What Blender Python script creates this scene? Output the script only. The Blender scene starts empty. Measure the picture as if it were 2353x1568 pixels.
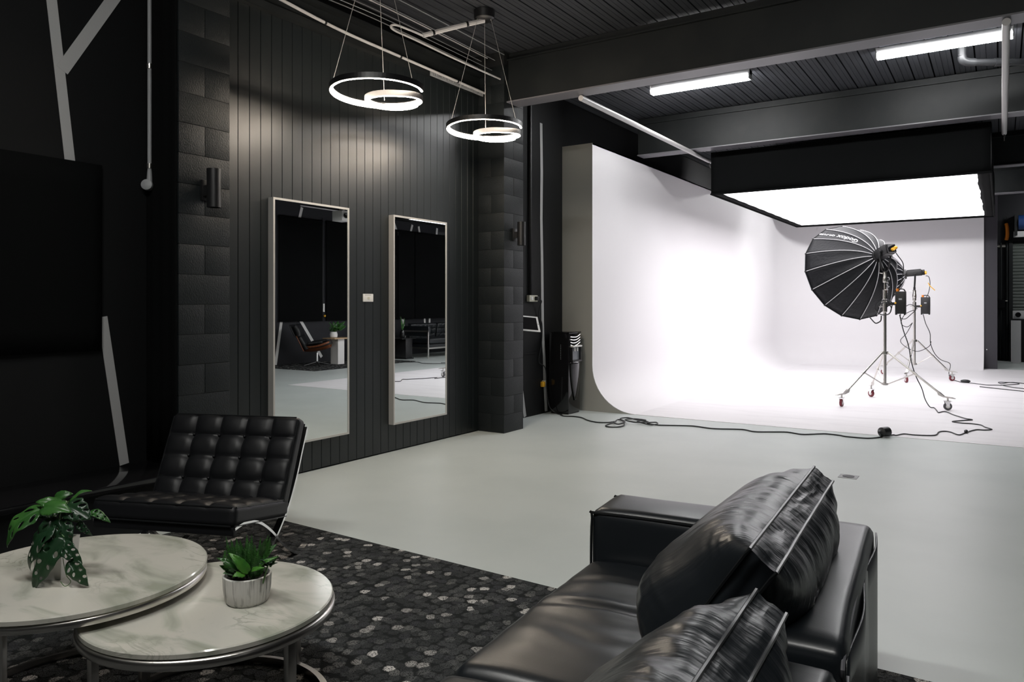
import bpy, bmesh, math, random
from mathutils import Vector, Matrix, noise
from mathutils.geometry import delaunay_2d_cdt
PI = math.pi
random.seed(7)
sc = bpy.context.scene
COL = sc.collection

# ---------------------------------------------------------------- camera, world, exposure
cam_d = bpy.data.cameras.new('camera'); cam = bpy.data.objects.new('camera', cam_d); COL.objects.link(cam)
cam.location = (0, 0, 1.4); cam.rotation_euler = (PI/2, 0, math.radians(32.895))
cam_d.sensor_width = 36; cam_d.lens = 1737/2353*36; cam_d.shift_y = -84/2353; cam_d.clip_end = 60; cam_d.clip_start = .05
sc.camera = cam
w = bpy.data.worlds.new('world'); sc.world = w; w.use_nodes = True
w.node_tree.nodes['Background'].inputs[0].default_value = (.5, .55, .6, 1)
w.node_tree.nodes['Background'].inputs[1].default_value = .02
sc.view_settings.view_transform = 'Standard'; sc.view_settings.look = 'None'
sc.view_settings.gamma = 1; sc.view_settings.use_curve_mapping = False; sc.view_settings.exposure = EXPOSURE = 0.0
# strengths of the lamps of the room and of the added lounge fill
E_PANEL, E_RING, E_BATTEN, E_LOUNGE_FILL, E_SOFT = 3.7, 72.0, 80.0, 135.0, 1.3
sc.cycles.diffuse_bounces = 7; sc.cycles.glossy_bounces = 6; sc.cycles.max_bounces = 12

# ---------------------------------------------------------------- materials
def mat(name, col, rough=.5, metal=0, spec=.5, bump=None, emit=None, var=None, coat=0):
    m = bpy.data.materials.new(name); m.use_nodes = True
    nt = m.node_tree; b = nt.nodes['Principled BSDF']
    b.inputs['Base Color'].default_value = (*col, 1); b.inputs['Roughness'].default_value = rough
    b.inputs['Metallic'].default_value = metal; b.inputs['Specular IOR Level'].default_value = spec
    b.inputs['Coat Weight'].default_value = coat; b.inputs['Coat Roughness'].default_value = .08
    if emit:
        b.inputs['Emission Color'].default_value = (*emit[0], 1); b.inputs['Emission Strength'].default_value = emit[1]
    def N(t, **k):
        n = nt.nodes.new(t)
        for a, v in k.items(): setattr(n, a, v)
        return n
    tc = N('ShaderNodeTexCoord')
    if bump:                                                     # (scale, strength, distance, detail, stretch)
        no = N('ShaderNodeTexNoise'); no.inputs['Scale'].default_value = bump[0]; no.inputs['Detail'].default_value = bump[3] if len(bump) > 3 else 4
        src = tc.outputs['Object']
        if len(bump) > 4:
            mp = N('ShaderNodeMapping'); mp.inputs['Scale'].default_value = bump[4]; nt.links.new(src, mp.inputs[0]); src = mp.outputs[0]
        nt.links.new(src, no.inputs['Vector'])
        bp = N('ShaderNodeBump'); bp.inputs['Strength'].default_value = bump[1]; bp.inputs['Distance'].default_value = bump[2]
        nt.links.new(no.outputs['Fac'], bp.inputs['Height']); nt.links.new(bp.outputs[0], b.inputs['Normal'])
    if var:                                                      # (colour 2, scale, low, high, stretch): patchy second colour
        no = N('ShaderNodeTexNoise'); no.inputs['Scale'].default_value = var[1]; no.inputs['Detail'].default_value = 5
        src = tc.outputs['Object']
        if len(var) > 4:
            mp = N('ShaderNodeMapping'); mp.inputs['Scale'].default_value = var[4]; nt.links.new(src, mp.inputs[0]); src = mp.outputs[0]
        nt.links.new(src, no.inputs['Vector'])
        r = N('ShaderNodeMapRange'); r.inputs[1].default_value = var[2]; r.inputs[2].default_value = var[3]
        nt.links.new(no.outputs['Fac'], r.inputs[0])
        mx = N('ShaderNodeMix', data_type='RGBA'); mx.inputs[6].default_value = (*col, 1); mx.inputs[7].default_value = (*var[0], 1)
        nt.links.new(r.outputs[0], mx.inputs[0]); nt.links.new(mx.outputs[2], b.inputs['Base Color'])
    return m

M = {}
M['wall'] = mat('black wall paint', (.0035, .004, .0045), .6, spec=.3, bump=(60, .15, .002))
M['velvet'] = mat('black blackout cloth', (.003, .0034, .0036), .9, spec=.1, bump=(300, .1, .001))
M['board'] = mat('satin black board paint', (.0095, .0128, .0140), .38, spec=.6, bump=(40, .06, .002))
M['block'] = mat('painted concrete block', (.011, .0140, .0152), .5, spec=.32, bump=(170, .8, .004, 3, (1, 1, .45)))
M['mortar'] = mat('painted mortar', (.008, .009, .010), .7, bump=(120, .6, .003))
M['deck'] = mat('dark grey roof sheeting', (.050, .053, .061), .40, spec=.5)
M['void'] = mat('black roof void', (.006, .006, .007), .9)
M['steel'] = mat('black painted beam steel', (.011, .013, .0138), .5, spec=.35, bump=(30, .08, .001), var=((.017, .019, .019), 3, .45, .7))
M['wallgrey'] = mat('charcoal wall paint', (.020, .021, .025), .6, spec=.3)
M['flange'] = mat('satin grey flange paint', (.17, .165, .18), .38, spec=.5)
M['floor'] = mat('grey painted concrete floor', (.57, .615, .60), .38, spec=.35, bump=(14, .10, .002, 6), var=((.52, .567, .552), 1.3, .4, .7))
M['cyc'] = mat('white studio paint', (.88, .86, .88), .55, spec=.25)
M['cycfloor'] = mat('white studio floor paint', (.84, .82, .84), .42, spec=.3, bump=(6, .05, .002, 5), var=((.75, .73, .75), 2.2, .5, .75, (.4, 2, 1)))
M['endpanel'] = mat('grey beige panel', (.40, .40, .37), .5, bump=(5, .05, .002), var=((.34, .34, .315), .8, .4, .7))
M['diffuser'] = mat('glowing white diffuser cloth', (.8, .8, .8), .7, emit=((1, .975, 1), E_PANEL))
M['soft'] = mat('glowing softbox face', (.8, .8, .8), .7, emit=((1, .97, .92), E_SOFT))
M['led'] = mat('warm white led', (.8, .8, .8), .6, emit=((1, .86, .70), E_RING))
M['tubelight'] = mat('cool white batten diffuser', (.8, .8, .8), .6, emit=((1, 1, 1), E_BATTEN))
M['loungefill'] = mat('white batten diffuser', (.8, .8, .8), .6, emit=((1, .985, .94), E_LOUNGE_FILL))  # glow of the added, unseen lounge battens that lift the foreground
M['batten'] = mat('grey batten body', (.45, .45, .45), .5)
M['blackmetal'] = mat('black powder coat', (.010, .010, .011), .38)
M['whitepipe'] = mat('white painted pipe', (.62, .60, .60), .42)
M['greypipe'] = mat('grey plastic conduit', (.30, .31, .32), .5)
M['darkpipe'] = mat('dark grey plastic pipe', (.022, .023, .025), .45, spec=.4)
M['cable'] = mat('black cable rubber', (.010, .011, .012), .45)
M['wire'] = mat('thin steel wire', (.75, .73, .70), .3, metal=.6)
M['tape'] = mat('pale grey stripe paint', (.42, .42, .42), .6, bump=(90, .3, .002))
M['frame'] = mat('brushed pale metal frame', (.62, .60, .57), .38, metal=.45)
M['mirror'] = mat('silvered glass', (.86, .89, .88), .005, metal=1)
M['white'] = mat('white plastic', (.78, .77, .75), .4)
M['cream'] = mat('cream plastic', (.62, .60, .50), .5)
M['screen'] = mat('dark glass screen', (.015, .014, .015), .06)
M['yellow'] = mat('yellow plastic', (.80, .42, .03), .45)
M['orange'] = mat('orange plastic', (.75, .22, .02), .5)
M['gloss'] = mat('gloss black plastic', (.008, .008, .009), .09, spec=.5)
M['chrome'] = mat('chrome', (.80, .80, .80), .12, metal=1)
M['satin'] = mat('satin stainless steel', (.62, .60, .57), .28, metal=1)
M['niche'] = mat('smoked clear plastic', (.20, .21, .23), .15)
M['leather'] = mat('black leather', (.0095, .0118, .0145), .34, spec=.55, bump=(260, .12, .0015, 3))
M['creased'] = mat('creased black leather', (.0095, .0118, .0145), .33, spec=.55, bump=(15, .55, .012, 3, (.30, 1.5, .30)))
M['leather2'] = mat('deep black leather', (.008, .0085, .010), .46, spec=.4, bump=(240, .12, .0015, 3))
M['piping'] = mat('leather piping', (.010, .011, .012), .3, spec=.6)
M['seam'] = mat('pale seam piping', (.09, .09, .10), .4)
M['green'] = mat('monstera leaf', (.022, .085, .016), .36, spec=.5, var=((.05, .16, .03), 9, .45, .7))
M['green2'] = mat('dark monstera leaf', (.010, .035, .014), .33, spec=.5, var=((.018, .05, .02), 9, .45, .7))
M['fern'] = mat('fern green', (.035, .13, .02), .5, var=((.02, .08, .015), 20, .4, .6))
M['leafbright'] = mat('broad green leaf', (.06, .20, .02), .42, var=((.03, .13, .02), 14, .4, .6))
M['stemgreen'] = mat('green stem', (.05, .12, .03), .5)
M['soil'] = mat('dark potting soil', (.012, .009, .007), .9, bump=(80, 1, .01))
M['glaze'] = mat('white glazed ceramic', (.72, .70, .67), .3)
M['wood'] = mat('warm walnut shell', (.22, .065, .02), .35, var=((.14, .04, .012), 6, .4, .65, (1, 8, 1)))
M['ply'] = mat('pale plywood', (.55, .38, .22), .5)
M['fabric'] = mat('black softbox cloth', (.0065, .0072, .0095), .55, spec=.28, bump=(22, .5, .012, 2, (1, 3, 1)))
M['rib'] = mat('light grey piping', (.55, .54, .56), .5)
M['print'] = mat('white print', (.85, .84, .86), .5)
M['redwheel'] = mat('dark red rubber wheel', (.16, .02, .03), .4)
M['greywheel'] = mat('grey rubber wheel', (.08, .08, .085), .45)
M['blue'] = mat('deep blue metal', (.012, .045, .16), .4)
M['shutter'] = mat('dark green grey shutter', (.10, .115, .105), .45)
M['post'] = mat('dark violet grey post paint', (.040, .038, .047), .5)
M['greyboard'] = mat('light grey board', (.55, .55, .56), .6)

def carpet():
    m = mat('pebble pattern carpet', (.03, .03, .03), .95, spec=.1); nt = m.node_tree; b = nt.nodes['Principled BSDF']
    L = nt.links.new
    def N(t, **k):
        n = nt.nodes.new(t)
        for a, v in k.items(): setattr(n, a, v)
        return n
    tc = N('ShaderNodeTexCoord')
    wn = N('ShaderNodeTexNoise'); wn.inputs['Scale'].default_value = 45; wn.inputs['Detail'].default_value = 2
    L(tc.outputs['Object'], wn.inputs['Vector'])
    sub = N('ShaderNodeVectorMath', operation='SUBTRACT'); sub.inputs[1].default_value = (.5, .5, .5); L(wn.outputs['Color'], sub.inputs[0])
    scl = N('ShaderNodeVectorMath', operation='SCALE'); scl.inputs['Scale'].default_value = .020; L(sub.outputs[0], scl.inputs[0])
    add = N('ShaderNodeVectorMath', operation='ADD'); L(tc.outputs['Object'], add.inputs[0]); L(scl.outputs[0], add.inputs[1])
    vo = N('ShaderNodeTexVoronoi', voronoi_dimensions='2D'); vo.inputs['Scale'].default_value = 22; vo.inputs['Randomness'].default_value = .75; L(add.outputs[0], vo.inputs['Vector'])
    ve = N('ShaderNodeTexVoronoi', voronoi_dimensions='2D', feature='DISTANCE_TO_EDGE'); ve.inputs['Scale'].default_value = 22; ve.inputs['Randomness'].default_value = .75; L(add.outputs[0], ve.inputs['Vector'])
    sep = N('ShaderNodeSeparateColor'); L(vo.outputs['Color'], sep.inputs[0])
    ramp = N('ShaderNodeValToRGB'); L(sep.outputs[0], ramp.inputs[0]); e = ramp.color_ramp; e.interpolation = 'CONSTANT'
    e.elements[0].position = 0; e.elements[0].color = (.048, .051, .052, 1); e.elements[1].position = .3; e.elements[1].color = (.070, .073, .075, 1)
    for p, c in ((.55, (.10, .103, .102)), (.74, (.055, .057, .062)), (.85, (.15, .15, .146)), (.905, (.36, .35, .335)), (.95, (.62, .60, .575))):
        x = e.elements.new(p); x.color = (*c, 1)
    # pale pebbles are eaten into by dark flecks, all pebbles are ringed by dark pile
    fl = N('ShaderNodeTexNoise'); fl.inputs['Scale'].default_value = 220; fl.inputs['Detail'].default_value = 2; L(tc.outputs['Object'], fl.inputs['Vector'])
    fr = N('ShaderNodeMapRange'); fr.inputs[1].default_value = .38; fr.inputs[2].default_value = .50; L(fl.outputs['Fac'], fr.inputs[0])
    er = N('ShaderNodeMapRange'); er.inputs[1].default_value = .64; er.inputs[2].default_value = .46; L(vo.outputs['Distance'], er.inputs[0])
    mu = N('ShaderNodeMath', operation='MULTIPLY'); L(fr.outputs[0], mu.inputs[0]); L(er.outputs[0], mu.inputs[1])
    mx = N('ShaderNodeMix', data_type='RGBA'); mx.inputs[6].default_value = (.018, .020, .020, 1); L(mu.outputs[0], mx.inputs[0]); L(ramp.outputs[0], mx.inputs[7])
    L(mx.outputs[2], b.inputs['Base Color'])
    ad = N('ShaderNodeMath', operation='ADD'); L(fl.outputs['Fac'], ad.inputs[0]); L(er.outputs[0], ad.inputs[1])
    bp = N('ShaderNodeBump'); bp.inputs['Strength'].default_value = .9; bp.inputs['Distance'].default_value = .006; L(ad.outputs[0], bp.inputs['Height']); L(bp.outputs[0], b.inputs['Normal'])
    return m
M['carpet'] = carpet()

def marble():
    m = mat('pale veined marble', (.7, .7, .66), .13, spec=.5); nt = m.node_tree; b = nt.nodes['Principled BSDF']; L = nt.links.new
    tc = nt.nodes.new('ShaderNodeTexCoord'); mp = nt.nodes.new('ShaderNodeMapping'); mp.inputs['Scale'].default_value = (1.0, 2.3, 1); mp.inputs['Rotation'].default_value = (0, 0, 1.15)
    L(tc.outputs['Object'], mp.inputs[0]); col = None
    # soft smoky clouds, then a few thin broken veins
    for sc_, det, dist, lo, hi, c, amt in ((2.6, 4, 1.2, .42, .70, (.31, .33, .265, 1), .9), (4.5, 6, 1.5, .0, .030, (.24, .25, .20, 1), .55)):
        no = nt.nodes.new('ShaderNodeTexNoise'); no.inputs['Scale'].default_value = sc_; no.inputs['Detail'].default_value = det; no.inputs['Distortion'].default_value = dist; L(mp.outputs[0], no.inputs['Vector'])
        v = no.outputs['Fac']
        if lo == 0:
            s_ = nt.nodes.new('ShaderNodeMath'); s_.operation = 'SUBTRACT'; s_.inputs[1].default_value = .5; L(v, s_.inputs[0]); a = nt.nodes.new('ShaderNodeMath'); a.operation = 'ABSOLUTE'; L(s_.outputs[0], a.inputs[0]); v = a.outputs[0]
        r = nt.nodes.new('ShaderNodeMapRange'); r.interpolation_type = 'SMOOTHSTEP'; r.inputs[1].default_value = lo; r.inputs[2].default_value = hi
        r.inputs[3].default_value = amt if lo == 0 else 0; r.inputs[4].default_value = 0 if lo == 0 else amt; L(v, r.inputs[0]); f = r.outputs[0]
        if lo == 0:
            br = nt.nodes.new('ShaderNodeTexNoise'); br.inputs['Scale'].default_value = 3.1; L(tc.outputs['Object'], br.inputs['Vector']); rr = nt.nodes.new('ShaderNodeMapRange'); rr.inputs[1].default_value = .45; rr.inputs[2].default_value = .62; L(br.outputs['Fac'], rr.inputs[0])
            mu = nt.nodes.new('ShaderNodeMath'); mu.operation = 'MULTIPLY'; L(f, mu.inputs[0]); L(rr.outputs[0], mu.inputs[1]); f = mu.outputs[0]
        mx = nt.nodes.new('ShaderNodeMix'); mx.data_type = 'RGBA'; L(f, mx.inputs[0]); mx.inputs[7].default_value = c
        if col is None: mx.inputs[6].default_value = (.57, .555, .495, 1)
        else: L(col, mx.inputs[6])
        col = mx.outputs[2]
    L(col, b.inputs['Base Color'])
    return m
M['marble'] = marble()

def striped():
    m = mat('white glaze with grey streaks', (.6, .6, .57), .45); nt = m.node_tree; b = nt.nodes['Principled BSDF']; L = nt.links.new
    tc = nt.nodes.new('ShaderNodeTexCoord'); mp = nt.nodes.new('ShaderNodeMapping'); mp.inputs['Scale'].default_value = (60, 60, 4); L(tc.outputs['Object'], mp.inputs[0])
    no = nt.nodes.new('ShaderNodeTexNoise'); no.inputs['Scale'].default_value = 1; no.inputs['Detail'].default_value = 5; L(mp.outputs[0], no.inputs['Vector'])
    r = nt.nodes.new('ShaderNodeMapRange'); r.inputs[1].default_value = .33; r.inputs[2].default_value = .47; L(no.outputs['Fac'], r.inputs[0])
    mx = nt.nodes.new('ShaderNodeMix'); mx.data_type = 'RGBA'; mx.inputs[6].default_value = (.16, .16, .145, 1); mx.inputs[7].default_value = (.62, .61, .58, 1)
    L(r.outputs[0], mx.inputs[0]); L(mx.outputs[2], b.inputs['Base Color'])
    return m
M['striped'] = striped()

# ---------------------------------------------------------------- mesh helpers
OFF = {}                                                        # world offset of things built in world coordinates
class MB:
    def __init__(s): s.v = []; s.f = []; s.sm = False
    def add(s, vs, fs):
        n = len(s.v); s.v += [tuple(x) for x in vs]; s.f += [tuple(i+n for i in f) for f in fs]; return s
    def box(s, x0, x1, y0, y1, z0, z1, mtx=None):
        vs = [Vector((x, y, z)) for x in (x0, x1) for y in (y0, y1) for z in (z0, z1)]
        if mtx is not None: vs = [mtx @ p for p in vs]
        return s.add(vs, [(0,1,3,2), (4,6,7,5), (0,4,5,1), (2,3,7,6), (0,2,6,4), (1,5,7,3)])
    def prism(s, poly, a, b, axis='y', mtx=None):               # polygon in the two other axes, drawn out along axis
        def p3(u, v, t): return Vector({'y': (u, t, v), 'x': (t, u, v), 'z': (u, v, t)}[axis])
        n = len(poly); vs = [p3(u, v, a) for u, v in poly] + [p3(u, v, b) for u, v in poly]
        if mtx is not None: vs = [mtx @ p for p in vs]
        return s.add(vs, [tuple(range(n)), tuple(range(2*n-1, n-1, -1))] + [(i, n+i, n+(i+1) % n, (i+1) % n) for i in range(n)])
    def tube(s, pts, r, n=8, closed=False, cap=True, rs=None):
        pts = [Vector(p) for p in pts]; m = len(pts); rings = []; up = None
        for i, p in enumerate(pts):
            a = pts[(i-1) % m] if (closed or i > 0) else p; b = pts[(i+1) % m] if (closed or i < m-1) else p
            t = (b-a)
            if t.length < 1e-9: t = Vector((0, 0, 1))
            t.normalize()
            if up is None: up = Vector((0, 0, 1)) if abs(t.z) < .9 else Vector((1, 0, 0))
            up = up - t*up.dot(t)
            if up.length < 1e-6: up = t.orthogonal()
            up.normalize(); q = t.cross(up); rr = rs[i] if rs else r
            rings.append([p + (up*math.cos(2*PI*k/n) + q*math.sin(2*PI*k/n))*rr for k in range(n)])
        vs = [x for g in rings for x in g]; fs = []
        for i in range(m if closed else m-1):
            for k in range(n):
                j = (i+1) % m; fs.append((i*n+k, i*n+(k+1) % n, j*n+(k+1) % n, j*n+k))
        if cap and not closed: fs += [tuple(range(n-1, -1, -1)), tuple((m-1)*n+k for k in range(n))]
        s.sm = True
        return s.add(vs, fs)
    def sweep(s, pts, prof, closed=False):                       # 2-D profile (outward, up) along a level path
        pts = [Vector(p) for p in pts]; m = len(pts); n = len(prof); vs = []; fs = []
        for i, p in enumerate(pts):
            a = pts[(i-1) % m] if (closed or i > 0) else p; b = pts[(i+1) % m] if (closed or i < m-1) else p
            t = (b-a); t.z = 0; t.normalize(); o = Vector((t.y, -t.x, 0))
            vs += [p + o*u + Vector((0, 0, w_)) for u, w_ in prof]
        for i in range(m if closed else m-1):
            j = (i+1) % m
            for k in range(n): fs.append((i*n+k, j*n+k, j*n+(k+1) % n, i*n+(k+1) % n))
        if not closed: fs += [tuple(range(n)), tuple((m-1)*n+k for k in range(n-1, -1, -1))]
        return s.add(vs, fs)
    def lathe(s, prof, c=(0, 0, 0), n=32, mtx=None):
        vs = []; fs = []; m = len(prof)
        for r, z in prof:
            for k in range(n): vs.append(Vector((r*math.cos(2*PI*k/n), r*math.sin(2*PI*k/n), z)))
        mt = (Matrix.Translation(c) @ mtx) if mtx is not None else Matrix.Translation(c)
        for i in range(m-1):
            for k in range(n): fs.append((i*n+k, i*n+(k+1) % n, (i+1)*n+(k+1) % n, (i+1)*n+k))
        if prof[0][0] > 1e-6: fs.append(tuple(range(n-1, -1, -1)))
        if prof[-1][0] > 1e-6: fs.append(tuple((m-1)*n+k for k in range(n)))
        s.sm = True
        return s.add([mt @ p for p in vs], fs)
    def cyl(s, a, b, r, n=16, r2=None): return s.tube([a, b], r, n, rs=[r, r if r2 is None else r2])
    def grid(s, fn, nu, nv, thick=None):                         # fn(u, v) -> point, u, v in 0..1
        P_ = [[Vector(fn(i/nu, j/nv)) for j in range(nv+1)] for i in range(nu+1)]
        vs = [p for r in P_ for p in r]; q = lambda i, j: i*(nv+1)+j
        s.sm = True
        return s.add(vs, [(q(i,j), q(i+1,j), q(i+1,j+1), q(i,j+1)) for i in range(nu) for j in range(nv)])
    def ball(s, c, r, n=12, sz=(1,1,1)):
        pr = [(max(r*math.sin(PI*i/n), 1e-7), -r*math.cos(PI*i/n)) for i in range(n+1)]
        return s.lathe(pr, c, n*2, Matrix.Diagonal((*sz, 1)))

def rbox(half, r, n, fn=None, mtx=None, nn=None):
    """closed rounded box as a subdivided shell; fn(p, q) moves a point, q = its place in the unit cube"""
    bm = bmesh.new(); bmesh.ops.create_cube(bm, size=2)
    bmesh.ops.subdivide_edges(bm, edges=bm.edges[:], cuts=n, use_grid_fill=True)
    h = Vector(half)
    for v in bm.verts:
        q = v.co.copy(); v.co = rpt(q, h, r)
        if fn: v.co = fn(v.co.copy(), q)
        if mtx is not None: v.co = mtx @ v.co
    mb = MB(); bm.verts.ensure_lookup_table(); bm.verts.index_update()
    mb.add([v.co[:] for v in bm.verts], [[v.index for v in f.verts] for f in bm.faces]); bm.free(); mb.sm = True
    return mb
def rpt(q, h, r):
    p = Vector((q.x*h.x, q.y*h.y, q.z*h.z))
    c = Vector([max(-(h[i]-r), min(h[i]-r, p[i])) for i in range(3)]); d = p-c
    return c + d.normalized()*r if d.length > 1e-9 else p

def off_of(o):
    while o is not None:
        if o.name in OFF: return OFF[o.name]
        o = o.parent
    return None
def put(name, mb, m, parent=None, base=None, solid=None, bevel=None, angle=40):
    """one mesh object; base = world point its origin is moved to"""
    o_ = base if base is not None else (off_of(parent) if parent else None)
    vs = mb.v if o_ is None else [(x-o_[0], y-o_[1], z-o_[2]) for x, y, z in mb.v]
    me = bpy.data.meshes.new(name); me.from_pydata(vs, [], mb.f); me.validate()
    bm = bmesh.new(); bm.from_mesh(me); bmesh.ops.recalc_face_normals(bm, faces=bm.faces[:])
    if bevel: bmesh.ops.bevel(bm, geom=bm.edges[:], offset=bevel, segments=2, affect='EDGES', profile=.6, clamp_overlap=True)
    bm.to_mesh(me); bm.free()
    me.materials.append(M[m] if isinstance(m, str) else m)
    o = bpy.data.objects.new(name, me); COL.objects.link(o)
    if parent: o.parent = parent
    if base is not None: o.location = base
    if mb.sm or bevel:
        for p in me.polygons: p.use_smooth = True
        me.set_sharp_from_angle(angle=math.radians(angle))
    if solid:
        md = o.modifiers.new('solid', 'SOLIDIFY'); md.thickness = solid; md.offset = 0
    return o
def tag(o, label, cat, group=None):
    o['label'] = label; o['category'] = cat
    if group: o['group'] = group
    return o
def thing(name, label, cat, loc=(0,0,0), rot=0, group=None, world=False):
    o = bpy.data.objects.new(name, None); COL.objects.link(o); o.location = loc; o.rotation_euler = (0, 0, rot)
    o.empty_display_size = .1
    if world: OFF[o.name] = tuple(loc)
    return tag(o, label, cat, group)
def struct(name, mb, m, base=None, **k):
    o = put(name, mb, m, None, base, **k); o['kind'] = 'structure'; return o
def dup(root, loc=None, rot=None, label=None):
    r = root.copy(); COL.objects.link(r)
    if loc is not None: r.location = loc
    if rot is not None: r.rotation_euler = (0, 0, rot)
    if label: r['label'] = label
    for ch in list(root.children):
        c = ch.copy(); COL.objects.link(c); c.parent = r
        for g in list(ch.children):
            d = g.copy(); COL.objects.link(d); d.parent = c
    return r
def smooth(pts, k=6, closed=False):                              # Catmull-Rom through points
    P_ = [Vector(p) for p in pts]; n = len(P_); out = []
    for i in range(n if closed else n-1):
        g = (lambda j: P_[j % n]) if closed else (lambda j: P_[max(0, min(n-1, j))])
        a, b, c, d = g(i-1), g(i), g(i+1), g(i+2)
        for s_ in range(k):
            t = s_/k; out.append(.5*((2*b) + (c-a)*t + (2*a-5*b+4*c-d)*t*t + (3*b-a-3*c+d)*t**3))
    if not closed: out.append(P_[-1])
    return out
def frame_of(ax, up=(0, 0, 1)):                                  # 4x4 whose z column is ax
    z = Vector(ax).normalized(); x = Vector(up).cross(z)
    if x.length < 1e-6: x = Vector((1, 0, 0))
    x.normalize(); y = z.cross(x)
    m = Matrix((x, y, z)).transposed().to_4x4(); return m
# ================================================================= THE SETTING
def sbox(*a): return MB().box(*a)
struct('floor', sbox(-5.1, 4.5, -2.6, 24, -.2, 0), 'floor')
ceil = struct('ceiling', sbox(-5.1, 4.5, -2.6, 24, 4.24, 4.4), 'void')
struct('wall_right', sbox(4.3, 4.5, -2.6, 24, 0, 4.24), 'wallgrey')
struct('wall_back', sbox(-4.95, 4.3, 22.7, 22.9, 0, 4.24), 'wallgrey')
struct('wall_front', sbox(-4.95, 4.3, -2.6, -2.4, 0, 4.24), 'wall')
struct('wall_left', sbox(-5.1, -4.95, -2.6, 22.7, 0, 4.24), 'wall')
wl = struct('wall_lounge', sbox(-4.95, -4.86, -2.4, 2.97, 0, 4.24), 'wall')
# roof sheets: each folded sheet is its own piece
prof = [(.008, 4.152), (.008, 4.23), (.2055, 4.23), (.2055, 4.152), (.165, 4.152), (.163, 4.155), (.161, 4.152), (.112, 4.152), (.110, 4.161), (.1035, 4.161), (.1015, 4.152), (.055, 4.152), (.053, 4.155), (.051, 4.152)]
sheet0 = put('deck_sheet', MB().prism(prof, 1.2, 22.6, 'y'), 'deck', ceil)
sheet0.location.x = -4.94
for k in range(1, 31):
    s = sheet0.copy(); COL.objects.link(s); s.parent = ceil; s.location = (-4.94+k*.2135, 0, 0)
# panelled wall: backing, then each board
wp = struct('wall_panelled', sbox(-4.95, -4.885, 3.37, 6.83, 0, 3.70), 'wall')
bp = [(-4.885, .0), (-4.868, .0), (-4.860, .0035), (-4.860, .1015), (-4.868, .105), (-4.885, .105)]
b0 = put('board', MB().prism(bp, .012, 3.70, 'z'), 'board', wp); b0.location.y = 3.372
for k in range(1, 33):
    b = b0.copy(); COL.objects.link(b); b.parent = wp; b.location = (0, 3.372+k*.1048, 0)
struct('trim_1', MB().box(-4.95, -4.80, 3.37, 6.83, 3.70, 3.76).box(-4.95, -4.84, 3.37, 6.83, 3.76, 3.90), 'steel')
tr = struct('trim_2', MB().box(-4.95, -4.77, 3.37, 6.83, 3.90, 3.93), 'steel')

# stripes painted on the lounge wall (thin raised paint) and hanging blackout sheet
def stripe(parent, x, a, b, wd, m='tape', t=.004, face=1):
    a = Vector((x, *a)); b = Vector((x, *b)); d = (b-a).normalized(); n = Vector((face, 0, 0)); s_ = n.cross(d)*wd/2
    q = [a-s_, a+s_, b+s_, b-s_]
    return put('stripe', MB().add(q + [p+n*t for p in q], [(0,1,2,3), (7,6,5,4), (0,4,5,1), (1,5,6,2), (2,6,7,3), (3,7,4,0)]), m, parent)
stripe(wl, -4.86, (2.25, 4.1), (2.455, 2.27), .062)
stripe(wl, -4.86, (2.80, 3.52), (2.405, 2.845), .075, t=.0055)
stripe(wl, -4.86, (2.655, 1.32), (2.80, .345), .062)
# sheet with soft sag
def sag(u, v):
    y = -1.2 + 3.84*u; z = 1.10 + 1.19*v
    return (-4.835 + .006*math.sin(u*23) + .004*math.sin(u*51+2), y, z + .004*math.sin(u*9))
o = put('blackout_sheet', MB().grid(sag, 60, 8), 'velvet', None, (-4.835, .72, 1.10), solid=.006)
tag(o, 'black blackout sheet hung flat on the dark lounge wall between the pale stripes', 'blackout sheet')

# block pillars: every block its own piece
def pillar(y0, odd, label):
    t = thing('block_pillar', label, 'pillar', (-4.69, y0+.195, 0), world=True, group=None)
    x0, x1, y1 = -4.86, -4.52, y0+.39
    put('mortar_core', sbox(x0-.08, x1-.0035, y0+.0035, y1-.0035, 0, 4.15), 'mortar', t)
    g = .0016
    for k in range(20):
        z0, z1 = .2*k+g, .2*k+.2-g
        rnd = lambda: random.uniform(-.0012, .0012)
        if k % 2 == odd:
            for a, b in ((y0, (y0+y1)/2-g), ((y0+y1)/2+g, y1)): put('block', sbox(x0+.002, x1+rnd(), a+rnd(), b, z0, z1), 'block', t, bevel=.0016)
        else:
            xm = (x0+x1)/2; e = rnd()
            for a, b in ((x0+.002, xm-g), (xm+g, x1+e)): put('block', sbox(a, b, y0+rnd(), y1, z0, z1), 'block', t, bevel=.0016)
    return t
pillar(2.97, 0, 'black painted block pillar beside the lounge wall, behind the buttoned chair')
pillar(6.83, 1, 'black painted block pillar between the panelled wall and the tablet')

o = put('blackout_drape', MB().grid(lambda u, v: (-4.858+.335*u, 2.955+.004*math.sin(u*19), .35+3.78*v), 24, 8), 'velvet', None, (-4.69, 2.955, .35), solid=.004)
tag(o, 'narrow black drape covering the side of the near block pillar behind the grey conduit', 'drape')

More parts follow.
